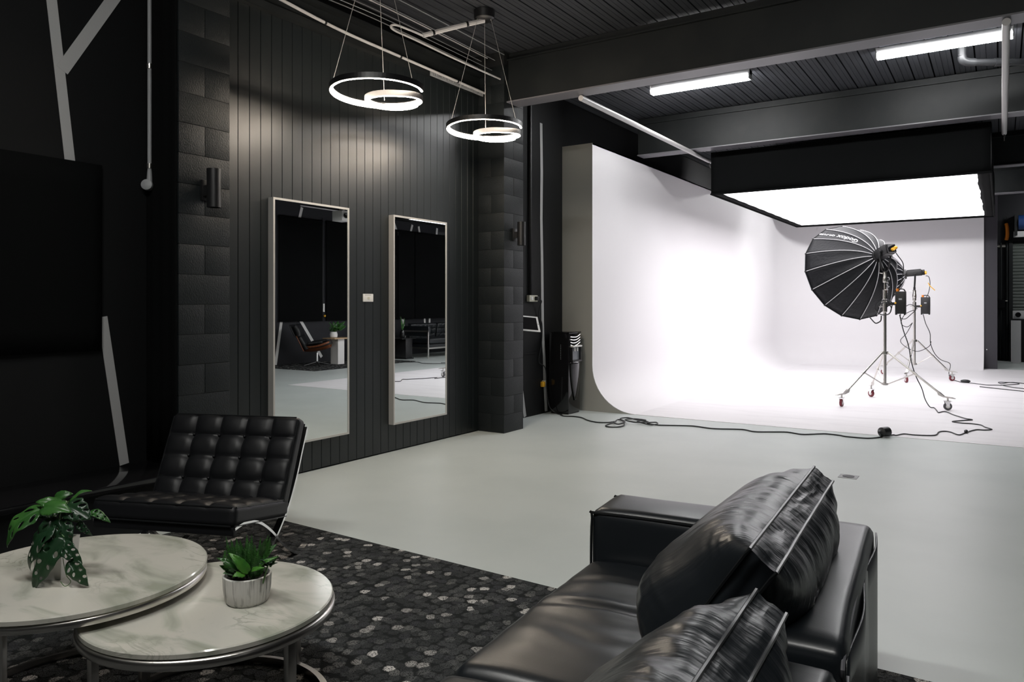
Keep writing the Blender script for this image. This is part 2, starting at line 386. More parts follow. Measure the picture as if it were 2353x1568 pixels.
# steel beams
def beam(y0, label, z=3.60, x0=-4.52, x1=4.25, w_=.24, h=.47):
    t = thing('steel_beam', label, 'beam', ((x0+x1)/2, y0+w_/2, z), world=True, group='roof beams')
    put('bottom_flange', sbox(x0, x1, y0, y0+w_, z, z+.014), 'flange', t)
    put('top_flange', sbox(x0, x1, y0, y0+w_, z+h-.014, z+h), 'steel', t)
    put('web', sbox(x0, x1, y0+.035, y0+w_-.035, z+.014, z+h-.014), 'steel', t)
    put('packer', sbox(x0, x1-2.6, y0+.05, y0+w_-.05, z+h, 4.145), 'steel', t)
beam(6.88, 'long black steel beam resting on the pillar beside the far ring pendant')
beam(10.40, 'black steel beam above the front edge of the overhead light box')
beam(14.26, 'black steel beam half hidden above the overhead light box')
beam(17.80, 'farthest black steel beam, above the white back wall')

# cyclorama: swept cove with rounded back corner
def cyc():
    t = thing('cyclorama', 'white seamless studio cove with curved base and white floor', 'cyclorama', (-2.4, 14.1, 0), world=True)
    path = [(-4.5, 8.9, 1, 0), (-4.5, 18.47, 1, 0)]
    R_ = .9
    plan = [((-4.5, 8.9), (1, 0)), ((-4.5, 13), (1, 0)), ((-4.5, 18.47), (1, 0))]
    for k in range(1, 13):
        a = PI - k/12*PI/2
        plan.append(((-3.6+R_*math.cos(a), 18.47+R_*math.sin(a)), (-math.cos(a), -math.sin(a))))
    plan.append(((-.31, 19.37), (0, -1)))
    prof = [(0, 3.52), (0, 2.4), (0, 1.4), (0, .6)] + [(.6-.6*math.cos(k/12*PI/2), .6-.6*math.sin(k/12*PI/2)+.004) for k in range(1, 13)]
    vs = [(p[0]+n[0]*o, p[1]+n[1]*o, z) for p, n in plan for o, z in prof]
    m = len(prof); fs = [(i*m+k, i*m+k+1, (i+1)*m+k+1, (i+1)*m+k) for i in range(len(plan)-1) for k in range(m-1)]
    mb = MB().add(vs, fs); mb.sm = True
    put('cove_wall', mb, 'cyc', t, angle=60)
    put('floor_sheet', sbox(-4.5, .80, 8.9, 19.4, 0, .004), 'cycfloor', t)
    end = [(-4.95, 0), (-4.95, 3.52), (-4.5, 3.52), (-4.5, .6)] + [(-4.5+.6-.6*math.cos(k/12*PI/2), .6-.6*math.sin(k/12*PI/2)) for k in range(1, 13)]
    put('end_panel', MB().prism(end, 8.894, 8.9, 'y'), 'endpanel', t)
    put('top_cap', sbox(-4.95, -4.5, 8.9, 19.6, 3.50, 3.52), 'endpanel', t)
    put('backing', MB().box(-4.6, -4.52, 8.9, 19.5, .62, 3.49).box(-4.5, -.31, 19.40, 19.5, 0, 3.52), 'endpanel', t)
    return t
cyc()
# dark post closing the cove on the right, and the far room
t = thing('wall_post', 'dark steel post at the right end of the white back wall', 'post', (-.18, 19.5, 0), world=True)
put('face_plate', sbox(-.31, -.065, 19.40, 19.44, 0, 4.15), 'post', t); put('side_plate', sbox(-.10, -.065, 19.44, 19.75, 0, 4.15), 'steel', t)
put('screw', MB().cyl((-.26, 19.40, .42), (-.26, 19.392, .42), .012, 8), 'white', t)

# roller shutter door in the far wall
d = struct('door_1', sbox(.23, 3.6, 22.66, 22.70, 0, 2.95), 'void')
slp = [(22.62, 0), (22.605, .02), (22.605, .055), (22.62, .078), (22.655, .078), (22.655, 0)]
s0 = put('slat', MB().prism(slp, .24, 3.59, 'x'), 'shutter', d); s0.location.z = .02
for k in range(1, 36):
    s = s0.copy(); COL.objects.link(s); s.parent = d; s.location = (0, 0, .02+k*.081)
put('side_rail', sbox(.17, .25, 22.56, 22.66, 0, 3.0), 'steel', d)
put('bottom_bar', sbox(.24, 3.59, 22.57, 22.66, .80, .88), 'greyboard', d)
t = thing('shutter_housing', 'blue roller shutter drum above the far dark door', 'shutter drum', (1.9, 22.4, 3.05), world=True)
put('drum', MB().cyl((.36, 22.42, 3.42), (3.6, 22.42, 3.42), .18, 20), 'blue', t)
put('lower_bar', sbox(.26, 3.6, 22.36, 22.5, 3.06, 3.2), 'greyboard', t); put('bracket', sbox(.28, .34, 22.3, 22.69, 3.1, 3.62), 'steel', t)
t = thing('pull_handle', 'orange handle hanging high on the dark far wall', 'handle', (.12, 22.6, 3.0), world=True)
put('grip', MB().tube(smooth([(.11, 22.6, 3.02), (.13, 22.57, 3.12), (.13, 22.57, 3.3), (.11, 22.6, 3.42)]), .045, 8), 'orange', t)
put('cord', MB().tube([(.11, 22.62, 3.42), (.11, 22.64, 3.62)], .008, 6), 'cable', t)
for x, r, lb in ((.0, .022, 'thin dark conduit beside the far post'), (.13, .035, 'thicker dark downpipe next to the shutter rail')):
    o = put('wall_conduit', MB().tube([(x, 22.62, 0), (x, 22.62, 2.95)], r, 10), 'steel', None, (x, 22.62, 0)); tag(o, lb, 'conduit')
t = thing('lock_box', 'small black lock box on the far dark wall', 'box', (.03, 22.62, 1.35), world=True)
put('case', sbox(-.09, .09, 22.56, 22.69, 1.32, 1.52), 'gloss', t); put('hasp', sbox(.09, .14, 22.58, 22.64, 1.48, 1.50), 'satin', t)
t = thing('door_bolt', 'pale sliding bolt on the far wall beside the shutter', 'bolt', (.02, 22.62, 2.85), world=True)
put('bar', MB().cyl((-.08, 22.64, 2.87), (.12, 22.64, 2.87), .022, 8), 'satin', t); put('plate', sbox(-.06, .10, 22.66, 22.70, 2.83, 2.91), 'satin', t)
t = thing('leaning_board', 'pale grey board standing against the roller shutter', 'board', (.34, 21.6, 0), world=True)
put('panel', sbox(.20, .40, 21.60, 21.63, .02, 1.02), 'greyboard', t); put('foot', sbox(.24, .36, 21.55, 21.70, 0, .02), 'greyboard', t)
t = thing('camera_case', 'grey equipment box on the pale board near the shutter', 'box', (.36, 22.2, 1.0), world=True)
put('case', MB().box(.24, .55, 22.1, 22.4, 1.05, 1.25), 'greyboard', t, bevel=.01); put('lens', MB().cyl((.35, 22.1, 1.15), (.35, 22.06, 1.15), .06, 16), 'gloss', t); put('stand', sbox(.24, .9, 22.1, 22.4, 0, 1.05), 'void', t)

# low gloss ledge under the lounge wall
t = thing('low_ledge', 'low glossy black ledge along the lounge wall under the pale stripe', 'ledge', (-4.6, .8, 0), world=True)
put('top', MB().box(-4.858, -4.36, -1.4, 2.965, .30, .34), 'gloss', t, bevel=.003); put('plinth', sbox(-4.858, -4.42, -1.4, 2.96, 0, .30), 'wall', t)

# ================================================================= CEILING SERVICES AND LAMPS
def overhead():
    t = thing('overhead_light_box', 'huge overhead light box with black skirt and glowing white face', 'light', (-1.8, 13.3, 2.99), world=True)
    x0, x1, y0, y1, z0, z1 = -3.5, -.10, 10.68, 16.1, 2.985, 3.585
    def cl(f): return MB().grid(f, 30, 6)
    wv = lambda u, v, s_=1: (.012*math.sin(u*17+v*3) + .008*math.sin(u*41))*(.3+.7*v)*s_
    put('front_skirt', cl(lambda u, v: (x0+(x1-x0)*u, y0+wv(u, 1-v), z0+(z1-z0)*v)), 'velvet', t, solid=.006)
    put('rear_skirt', cl(lambda u, v: (x0+(x1-x0)*u, y1+wv(u, 1-v), z0+(z1-z0)*v)), 'velvet', t, solid=.006)
    put('left_skirt', cl(lambda u, v: (x0+wv(u, 1-v), y0+(y1-y0)*u, z0+(z1-z0)*v)), 'velvet', t, solid=.006)
    put('right_skirt', cl(lambda u, v: (x1+wv(u, 1-v), y0+(y1-y0)*u, z0+(z1-z0)*v)), 'velvet', t, solid=.006)
    put('top_cover', sbox(x0, x1, y0, y1, z1-.01, z1), 'velvet', t)
    bm_ = MB(); z = z0+.012
    for a, b in ((lambda u: (x0, y0+(y1-y0)*u), lambda u: (x0+.12+.006*math.sin(u*60), y0+.06+(y1-y0-.12)*u)), (lambda u: (x1, y0+(y1-y0)*u), lambda u: (x1-.15+.007*math.sin(u*23)+.003*math.sin(u*61), y0+.06+(y1-y0-.12)*u))):
        bm_.grid(lambda u, v: (*[a(u)[i]*(1-v)+b(u)[i]*v for i in (0, 1)], z-.01*math.sin(v*PI)), 40, 3)
    for yy0, yy1 in ((y0, y0+.06), (y1-.06, y1)): bm_.grid(lambda u, v: (x0+(x1-x0)*u, yy0+(yy1-yy0)*v, z-.006*math.sin(v*PI)), 30, 2)
    put('border', bm_, 'velvet', t, solid=.004)
    put('diffuser', MB().grid(lambda u, v: (x0+.10+(x1-x0-.22)*u, y0+.05+(y1-y0-.1)*v, z0+.02-.008*math.sin(u*PI)*math.sin(v*PI)), 16, 16), 'diffuser', t)
    for i, x in enumerate((x0, x1)): put('edge_tube', MB().tube([(x, y0, z0), (x, y1, z0)], .014, 8), 'velvet', t)
    for y in (y0, y1): put('edge_tube', MB().tube([(x0, y, z0), (x1, y, z0)], .014, 8), 'velvet', t)
overhead()

def batten(x0, y, label, m_='tubelight'):
    z = 4.148; t = thing('batten_light', label, 'light', (x0+.62, y, z-.11), world=True, group='ceiling battens')
    put('body', MB().box(x0, x0+1.24, y-.05, y+.05, z-.06, z), 'batten', t, bevel=.004)
    put('diffuser', MB().prism([(y-.056, z-.06), (y-.05, z-.105), (y+.05, z-.105), (y+.056, z-.06)], x0+.012, x0+1.228, 'x'), m_, t)
    for x in (x0, x0+1.228): put('end_cap', sbox(x, x+.012, y-.058, y+.058, z-.108, z), 'batten', t)
batten(-3.70, 8.95, 'white ceiling batten light nearer the far ring pendant, over the cove edge')
batten(-1.13, 8.97, 'white ceiling batten light between the two pale hanging pipes, near the right one')

batten(-2.95, .35, 'added fill light, an unseen ceiling batten over the lounge, beside the low ledge', 'loungefill')  # added fill out of view, brightens tables, chair and near floor
batten(-.85, .35, 'added fill light, an unseen ceiling batten over the lounge, above the sofa', 'loungefill')  # second added lounge fill, also out of view
batten(1.0, 20.9, 'added fill light, an unseen ceiling batten in the far shutter room beyond the dark post')  # added out of view to brighten the dark shutter room
batten(-3.6, 16.9, 'added fill light, an unseen ceiling batten behind the overhead light box, on the cove wall side')  # added fill hidden by the light box, brightens the white back wall
batten(-1.9, 16.9, 'added fill light, an unseen ceiling batten behind the overhead light box, near its middle')  # its added partner, equally hidden, for the same wall

def pipe(x, y0, y1, label):
    t = thing('suspension_pipe', label, 'pipe', (x, (y0+y1)/2, 3.57), world=True, group='pale pipes under the beams')
    put('tube', MB().tube([(x, y0, 3.567), (x, y1, 3.567)], .030, 14), 'whitepipe', t)
    put('end_clip', MB().cyl((x, y1-.06, 3.54), (x, y1-.06, 3.505), .010, 8), 'satin', t)
    put('end_pin', MB().cyl((x, y1-.03, 3.50), (x, y1, 3.47), .006, 6), 'satin', t)
pipe(-3.70, 7.05, 11.27, 'pale pipe running below the beams beside the white cove wall')
pipe(.035, 6.92, 11.4, 'pale pipe at the right side, running beneath the beams to the light box corner')

t = thing('drain_pipe', 'dark grey drain pipe with an elbow under the roof behind the right batten light', 'pipe', (-.1, 9.5, 3.95), world=True)
put('drop', MB().tube([(-.345, 9.27, 4.148), (-.345, 9.27, 4.02)], .040, 12), 'darkpipe', t)
put('elbow', MB().tube(smooth([(-.345, 9.27, 4.02), (-.335, 9.275, 3.975), (-.29, 9.30, 3.955), (-.23, 9.33, 3.95)]), .043, 12), 'darkpipe', t)
put('run', MB().tube([(-.23, 9.33, 3.95), (.9, 9.98, 3.94)], .037, 12), 'darkpipe', t)
put('joint', MB().tube([(-.06, 9.428, 3.9485), (-.01, 9.457, 3.948)], .044, 12), 'darkpipe', t)

# cable tray edge and conduits over the panelled wall
def run(name, pts, r, m, label, cat='conduit', clips=0, g=None):
    p = smooth(pts, 8); c = p[len(p)//2]
    t = thing(name, label, cat, tuple(c), world=True, group=g)
    put('tube', MB().tube(p, r, 8), m, t)
    for k in range(clips):
        q = p[int((k+.5)/clips*(len(p)-2))]; q2 = q + (p[int((k+.5)/clips*(len(p)-2))+1]-q).normalized()*.02
        put('clip', MB().tube([q, q2], r*1.25, 8), 'blackmetal', t)
    return t
run('wall_conduit', [(-4.72, 3.40, 3.83), (-4.73, 3.95, 3.79), (-4.75, 4.63, 3.75), (-4.75, 5.4, 3.735), (-4.75, 6.1, 3.725), (-4.75, 6.79, 3.715)], .013, 'whitepipe', 'pale conduit running above the panelled wall, lower of two', clips=4)
run('wall_conduit', [(-4.4, 5.317, 3.84), (-4.43, 5.15, 3.85), (-4.47, 5.03, 3.86), (-4.53, 5.03, 3.86), (-4.55, 5.12, 3.85), (-4.55, 5.4, 3.85), (-4.55, 6.0, 3.84), (-4.55, 6.80, 3.84)], .010, 'whitepipe', 'pale flexible cable looping back above the panelled wall', 'cable')
t = run('wall_conduit', [(-4.40, 5.317, 3.84), (-4.25, 5.57, 3.96), (-4.06, 5.80, 4.06)], .022, 'whitepipe', 'short pale conduit reaching the far pendant ceiling rose', clips=2)
for k, (x, z, r) in enumerate(((-4.85, 4.03, .005), (-4.80, 4.09, .004), (-4.72, 4.11, .006), (-4.62, 4.07, .004), (-4.50, 4.11, .005), (-4.66, 3.97, .004))):
    o = put('roof_cable', MB().tube(smooth([(x, 3.4, z), (x+.01, 4.3, z-.02), (x-.01, 5.2, z+.01), (x, 6.8, z-.015)], 6), r, 6), 'whitepipe' if k == 2 else 'greypipe', None, (x, 5.1, z))
    tag(o, 'pale cable strung under the roof above the panelled wall' if k == 2 else 'thin grey cable strung under the roof above the panelled wall', 'cable', None if k == 2 else 'thin cables above the panelled wall')
# perforated strap
mb = MB()
for k in range(34): mb.box(-4.79, -4.775, 5.95+k*.025, 5.962+k*.025, 3.70, 3.735)
mb.box(-4.795, -4.79, 5.9, 6.82, 3.69, 3.75)
o = put('perforated_strap', mb, 'greypipe', None, (-4.79, 6.4, 3.7)); tag(o, 'perforated metal strap along the top of the panelled wall', 'strap')

def ring(cx, cy, z, rot, label):
    t = thing('ring_pendant', label, 'pendant lamp', (cx, cy, z), world=True)
    R1, R2, ox, oy = .345, .20, .105, .085
    pts = []; ca, sa = math.cos(rot), math.sin(rot); N_ = 150
    for k in range(N_+1):                                        # from the right end round the near side, the far side, then the small inner turn
        a = -2*PI*1.93*k/N_; f = k/N_*1.93; e = min(1, max(0, (f-.86)/.36)); e = e*e*(3-2*e); r = R1*(1-e)+R2*e
        pts.append((ox*e+r*math.cos(a), oy*e+r*math.sin(a), .028-.062*min(1, max(0, (f-.35)/.65))-.006*max(0, f-1)))
    W_ = [(cx+x*ca-y*sa, cy+x*sa+y*ca, z+q) for x, y, q in pts]
    body = [(-.013, -.022), (-.013, .020), (.016, .020), (.016, .014), (-.007, .014), (-.007, -.022)]
    led = [(-.0065, -.022), (-.0065, .013), (.013, .013), (.013, -.020), (.006, -.026), (-.004, -.026)]
    put('channel', MB().sweep(W_, body), 'blackmetal', t); put('led_strip', MB().sweep(W_, led), 'led', t)
    put('end_cap', MB().sweep([W_[0], tuple(Vector(W_[0])+(Vector(W_[0])-Vector(W_[1])).normalized()*.006)], [(-.011, -.018), (-.011, .019), (.013, .019), (.013, -.018)]), 'blackmetal', t)
    put('ceiling_rose', MB().lathe([(.075, 4.06-z), (.095, 4.075-z), (.10, 4.148-z)], (cx, cy, z), 32), 'blackmetal', t)
    for a in (PI*.5+rot, PI*1.17+rot, PI*1.83+rot):
        q = (cx+R1*math.cos(a), cy+R1*math.sin(a), z+.03); c0 = (cx+.072*math.cos(a), cy+.072*math.sin(a), 4.062)
        put('cable', MB().tube([c0, q], .0022, 6), 'wire', t); put('cable_grip', MB().cyl((c0[0], c0[1], 4.065), (c0[0], c0[1], 4.045), .006, 8), 'satin', t)
    # wire to inner turn
ang = math.radians(32.9)
ring(-4.0, 4.285, 3.02, ang, 'warm glowing spiral ring pendant nearer the camera, hung before the first mirror')
ring(-4.06, 5.80, 3.045, ang, 'warm glowing spiral ring pendant beside the block pillar, with its ceiling rose showing')

# left conduit with round box
t = thing('wall_conduit', 'grey conduit dropping to a round box beside the near block pillar', 'conduit', (-4.80, 2.945, 2.2), world=True)
put('tube', MB().tube([(-4.80, 2.94, 2.26), (-4.80, 2.94, 4.15)], .0135, 10), 'greypipe', t)
fm = frame_of((.62, -.78, .1))
put('round_box', MB().lathe([(.030, -.02), (.036, -.018), (.036, .018), (.030, .022)], (-4.80, 2.925, 2.20), 24, fm), 'greypipe', t)
put('spout', MB().cyl((-4.80, 2.94, 2.225), (-4.80, 2.94, 2.30), .019, 10, .0145), 'greypipe', t)
for z in (2.33, 3.0): put('clip', MB().cyl((-4.80, 2.94, z-.016), (-4.80, 2.94, z+.016), .018, 10), 'satin', t)

def sconce(y, label):
    t = thing('wall_sconce', label, 'wall lamp', (-4.44, y, 2.05), world=True)
    put('tube_shade', MB().lathe([(.040, .05), (.040, 0), (.045, 0), (.045, .258), (.040, .258), (.040, .2)], (-4.425, y, 2.05), 28), 'blackmetal', t)
    put('lamp_disc', MB().lathe([(.0395, .05), (.0395, .2)], (-4.425, y, 2.05), 20), 'blackmetal', t)
    put('arm', sbox(-4.50, -4.46, y-.028, y+.028, 2.13, 2.20), 'blackmetal', t)
    put('back_plate', MB().box(-4.521, -4.50, y-.035, y+.035, 2.10, 2.24), 'blackmetal', t, bevel=.004)
sconce(3.165, 'black tube wall lamp on the near block pillar'); sconce(7.03, 'black tube wall lamp on the far block pillar beside the cove')

# ================================================================= WALL THINGS
def mirror(y0, y1, label):
    t = thing('leaner_mirror', label, 'mirror', (-4.83, (y0+y1)/2, .265), world=True)
    z0, z1 = .265, 2.245; f = .017
    for nm, a in (('side_frame', (y0, y0+f, z0, z1)), ('side_frame', (y1-f, y1, z0, z1)), ('top_frame', (y0+f, y1-f, z1-f, z1)), ('bottom_frame', (y0+f, y1-f, z0, z0+f))):
        put(nm, sbox(-4.858, -4.796, a[0], a[1], a[2], a[3]), 'frame', t)
    put('glass', sbox(-4.812, -4.80, y0+f, y1-f, z0+f, z1-f), 'mirror', t)
    put('backing', sbox(-4.859, -4.813, y0+f, y1-f, z0+f, z1-f), 'blackmetal', t)
mirror(3.965, 4.79, 'tall pale framed wall mirror behind the buttoned chair, reflecting a lounge chair')
mirror(5.365, 6.18, 'tall pale framed wall mirror nearer the block pillar, reflecting a tufted sofa')
t = thing('wall_switch', 'white switch plate between the two tall mirrors', 'switch', (-4.855, 5.085, 1.46), world=True)
put('plate', MB().box(-4.86, -4.851, 5.02, 5.15, 1.425, 1.497), 'white', t, bevel=.003)
put('rocker', sbox(-4.851, -4.847, 5.075, 5.098, 1.45, 1.468), 'cream', t); put('print_line', sbox(-4.851, -4.8505, 5.04, 5.12, 1.484, 1.488), 'greypipe', t)

# wall behind the far pillar
wz = struct('wall_service', sbox(-4.95, -4.94, 7.225, 8.86, 0, 4.15), 'wall')
put('ledge_strip', sbox(-4.94, -4.93, 7.3, 8.2, .78, .80), 'wall', wz)
zz = [(8.32, 3.72), (8.335, 3.1), (8.325, 2.5), (8.345, 1.9), (8.36, 1.2), (8.37, .95), (8.40, .72), (8.41, .40), (8.45, .02)]
mb = MB()
for a, b in zip(zz, zz[1:]):
    q = [(-4.94, a[0]-.03, a[1]), (-4.94, a[0]+.03, a[1]), (-4.94, b[0]+.03, b[1]), (-4.94, b[0]-.03, b[1])]
    mb.add(q + [(x+.003, y, z) for x, y, z in q], [(0,1,2,3), (7,6,5,4), (0,4,5,1), (1,5,6,2), (2,6,7,3), (3,7,4,0)])
put('stripe', mb, 'tape', wz)
stripe(wz, -4.94, (7.84, .40), (7.93, .012), .06)
run('wall_conduit', [(-4.915, 8.02, 4.1), (-4.915, 8.02, 2.6), (-4.915, 8.03, 1.50)], .020, 'blackmetal', 'black conduit dropping to the cream power outlet')
t = thing('power_outlet', 'cream power outlet on the black wall above the tablet', 'outlet', (-4.92, 8.07, 1.44), world=True)
put('plate', MB().box(-4.94, -4.895, 7.97, 8.165, 1.435, 1.515), 'cream', t, bevel=.004); put('socket', sbox(-4.895, -4.890, 8.0, 8.05, 1.455, 1.495), 'white', t)
t = thing('plug_cable', 'black plug and cord hanging from the cream outlet to the floor', 'cord', (-4.90, 8.15, 1.44), world=True)
put('plug', MB().box(-4.895, -4.855, 8.09, 8.14, 1.45, 1.50), 'cable', t, bevel=.006)
put('cord', MB().tube(smooth([(-4.855, 8.13, 1.47), (-4.86, 8.20, 1.44), (-4.90, 8.22, 1.36), (-4.92, 8.23, 1.26), (-4.92, 8.31, 1.15), (-4.92, 8.30, .90), (-4.92, 8.23, .68), (-4.91, 8.38, .58), (-4.89, 8.38, .30), (-4.84, 8.36, .10), (-4.76, 8.40, .012), (-4.66, 8.36, .010)]), .006, 6), 'cable', t)
t = thing('yellow_plug', 'yellow plug hanging low on the black wall beside the water cooler', 'plug', (-4.92, 8.34, .34), world=True)
put('cap', MB().box(-4.938, -4.90, 8.30, 8.37, .345, .415), 'yellow', t, bevel=.012); put('lip', sbox(-4.938, -4.905, 8.34, 8.385, .39, .425), 'cream', t)
t = thing('wall_tablet', 'white framed tablet tilted on a mount beside the far pillar', 'tablet', (-4.88, 7.88, 1.10), world=True)
tm = Matrix.Translation((-4.85, 7.88, 1.165)) @ Matrix.Rotation(math.radians(-24), 4, 'Z') @ Matrix.Rotation(math.radians(-28), 4, 'Y') @ Matrix.Rotation(math.radians(-6), 4, 'X')
put('bezel', MB().box(-.006, .006, -.145, .145, -.105, .105, tm), 'white', t, bevel=.003)
put('screen', MB().box(.006, .0072, -.115, .115, -.085, .085, tm), 'screen', t); put('home_button', MB().box(.006, .008, .125, .137, -.006, .006, tm), 'greypipe', t)
put('mount', MB().box(-4.94, -4.86, 7.84, 7.92, 1.08, 1.12), 'blackmetal', t)
put('light_plate', sbox(-4.94, -4.93, 7.60, 7.68, 1.42, 1.50), 'white', t)

# ================================================================= WATER COOLER
t = thing('water_cooler', 'glossy black water cooler with wavy chrome grille beside the cove end', 'water cooler', (-4.74, 8.6, 0), world=True)
X0, X1, Y0, Y1 = -4.885, -4.60, 8.43, 8.75
put('body', MB().box(X0, X1, Y0, Y1, .015, 1.035), 'gloss', t, bevel=.02)
put('plinth', sbox(X0+.02, X1-.01, Y0+.02, Y1-.02, 0, .02), 'blackmetal', t)
put('lid', MB().box(X0, X1+.012, Y0-.002, Y1+.002, 1.03, 1.05), 'gloss', t, bevel=.006)
for k in range(4):
    z = .995-.034*k
    put('grille_rib', MB().tube(smooth([(X1+.004, Y0+.04, z-.008), (X1+.016, Y0+.10, z-.012-.004*k), (X1+.022, Y0+.18, z-.01), (X1+.014, Y0+.28, z+.018)]), .006, 8), 'chrome', t)
put('handle_bar', MB().box(X1, X1+.045, Y0+.05, Y1-.03, .855, .875), 'white', t, bevel=.006)
put('niche', sbox(X1-.001, X1+.004, Y0+.06, Y1-.04, .69, .85), 'niche', t)
for y in (Y0+.05, Y1-.045): put('niche_wall', sbox(X1, X1+.03, y, y+.012, .68, .856), 'blackmetal', t)
for y in (Y0+.13, Y0+.20): put('tap', MB().cyl((X1+.02, y, .845), (X1+.02, y, .80), .010, 10), 'white', t)
put('drip_tray', MB().box(X1, X1+.04, Y0+.045, Y1-.025, .665, .69), 'blackmetal', t, bevel=.004)
def apron(u, v):
    z = .668-.50*u; wd = .135*(1-u**2.2*.85); y = (Y0+Y1)/2+.01 + (v-.5)*2*wd
    return (X1 + .004 + (.030*(1-u)**.5)*(1-(2*v-1)**2)**.8 + .006, y, z)
put('apron', MB().grid(apron, 20, 12), 'gloss', t, solid=.004)
for k in range(9): put('indicator', sbox(X0+.17, X0+.176, Y0-.0025, Y0+.002, .70+k*.022, .71+k*.022), 'greypipe', t)
# ================================================================= CORDS ON THE FLOOR
def cord(pts, r, label, z=.007, k=5):
    p3 = [(x, y, (z if len(q) == 0 else q[0])) for x, y, *q in pts]
    c = p3[len(p3)//2]; t = thing('extension_cord', label, 'cord', (c[0], c[1], 0), world=True)
    put('cable', MB().tube(smooth(p3, k), r, 6), 'cable', t); return t
A = [(-4.66, 8.33), (-4.576, 8.271), (-4.472, 8.302), (-4.329, 8.273), (-4.168, 8.122), (-4.008, 8.046), (-3.891, 8.1), (-3.836, 8.201, .012), (-3.822, 7.908, .008), (-3.755, 7.817), (-3.654, 7.862), (-3.63, 7.98, .014), (-3.757, 8.219, .02), (-3.846, 8.273, .022), (-3.781, 8.041, .02), (-3.698, 7.988, .02), (-3.695, 8.15, .026), (-3.862, 8.377, .02), (-3.834, 8.546, .012), (-3.662, 8.392, .022), (-3.492, 8.358, .016), (-3.527, 8.259, .02), (-3.6, 8.179, .026), (-3.745, 8.26, .03), (-3.734, 8.448, .02), (-3.545, 8.411, .024), (-3.586, 8.253, .028), (-3.403, 8.18, .014), (-3.353, 8.296, .012), (-3.398, 8.353, .018), (-3.461, 8.248, .02), (-3.338, 8.242, .008), (-3.222, 8.286), (-2.997, 8.389), (-2.895, 8.384), (-2.754, 8.344), (-2.637, 8.369), (-2.419, 8.462), (-2.265, 8.388), (-2.104, 8.473), (-1.955, 8.551), (-1.79, 8.492), (-1.651, 8.616), (-1.572, 8.667), (-1.437, 8.644), (-1.37, 8.605), (-1.185, 8.607), (-1.104, 8.684), (-1.05, 8.79)]
t = cord(A, .0075, 'long black extension cord with a tangled coil, running from the water cooler across the floor')
B = [(-1.01, 8.86, .012), (-.962, 8.964, .011), (-.931, 8.952, .011), (-.874, 9.092, .011), (-.765, 9.079, .011), (-.592, 9.171, .011), (-.567, 9.435, .011), (-.514, 9.524, .011), (-.454, 9.488, .011), (-.375, 9.344, .011), (-.318, 9.563, .011), (-.235, 9.82, .011), (-.154, 9.853, .011), (-.085, 9.955, .011), (-.149, 10.089, .011), (-.194, 10.244, .011), (-.282, 10.301, .011), (-.387, 10.294, .011), (-.485, 10.356, .011), (-.429, 10.464, .011), (-.29, 10.655, .011), (-.357, 10.716, .011), (-.436, 10.869, .011), (-.509, 11.025, .011), (-.588, 11.25, .011), (-.637, 11.247, .011), (-.674, 11.129, .011), (-.707, 11.336, .011), (-.755, 11.613, .011), (-.798, 11.52, .03), (-.86, 11.60, .12), (-.90, 11.62, .26), (-.97, 11.62, .42), (-1.02, 11.60, .60), (-1.06, 11.58, .85), (-1.12, 11.57, 1.05), (-1.165, 11.57, 1.262)]
t = cord(B, .0065, 'black cord zigzagging over the white floor up to the near light stand')
put('joint_plug', MB().ball((-.318, 9.563, .022), .028, 8, (.7, 1.5, .7)), 'cable', t)
t = thing('inline_plug', 'round black plug joining the two floor cords on the white floor edge', 'plug', (-1.03, 8.825, 0), world=True)
put('body', MB().lathe([(.012, -.085), (.022, -.06), (.05, -.045), (.052, .045), (.022, .06), (.012, .085)], (-1.03, 8.825, .056), 16, frame_of((.55, .83, 0))), 'cable', t)
D = [(-.79, 16.15, .30), (-.83, 16.55, .10), (-.80, 16.35, .012), (-.761, 16.179, .011), (-.618, 15.746, .011), (-.515, 15.669, .011), (-.387, 15.576, .011), (-.215, 15.395, .011), (-.05, 15.468, .011), (.007, 15.489, .011), (.192, 15.743, .011), (.268, 15.93, .011), (.209, 16.102, .011), (.053, 16.09, .011), (-.038, 15.977, .016), (.007, 15.795, .011), (.144, 16.06, .016), (.34, 16.046, .011), (1.0, 15.4, .011), (1.6, 14.2, .011)]
up = [(-1.21, 15.9, 1.22), (-1.17, 15.9, 1.05), (-1.10, 15.9, .87), (-1.09, 15.9, .68), (-1.03, 15.95, .50), (-.93, 16.0, .38)]
t = cord(up + D, .0065, 'black cord looping on the white floor behind the far light stand')
put('joint_plug', MB().ball((-.53, 15.68, .035), .05, 8, (1.6, .8, .6)), 'cable', t)
t = cord([(.02, 15.49, .011), (.076, 15.335, .011), (.185, 15.165, .011), (.319, 15.05, .011), (.9, 14.6, .011)], .0065, 'short length of black cord at the right edge of the white floor')

t = thing('floor_hatch', 'small worn metal floor hatch set in the grey floor behind the sofa', 'floor hatch', (-1.04, 6.64, 0), world=True)
put('plate', MB().box(-1.11, -.97, 6.57, 6.71, 0, .003), 'greypipe', t); put('lid', MB().lathe([(.045, .003), (.045, .006), (.0, .006)], (-1.04, 6.64, 0), 20), 'steel', t)

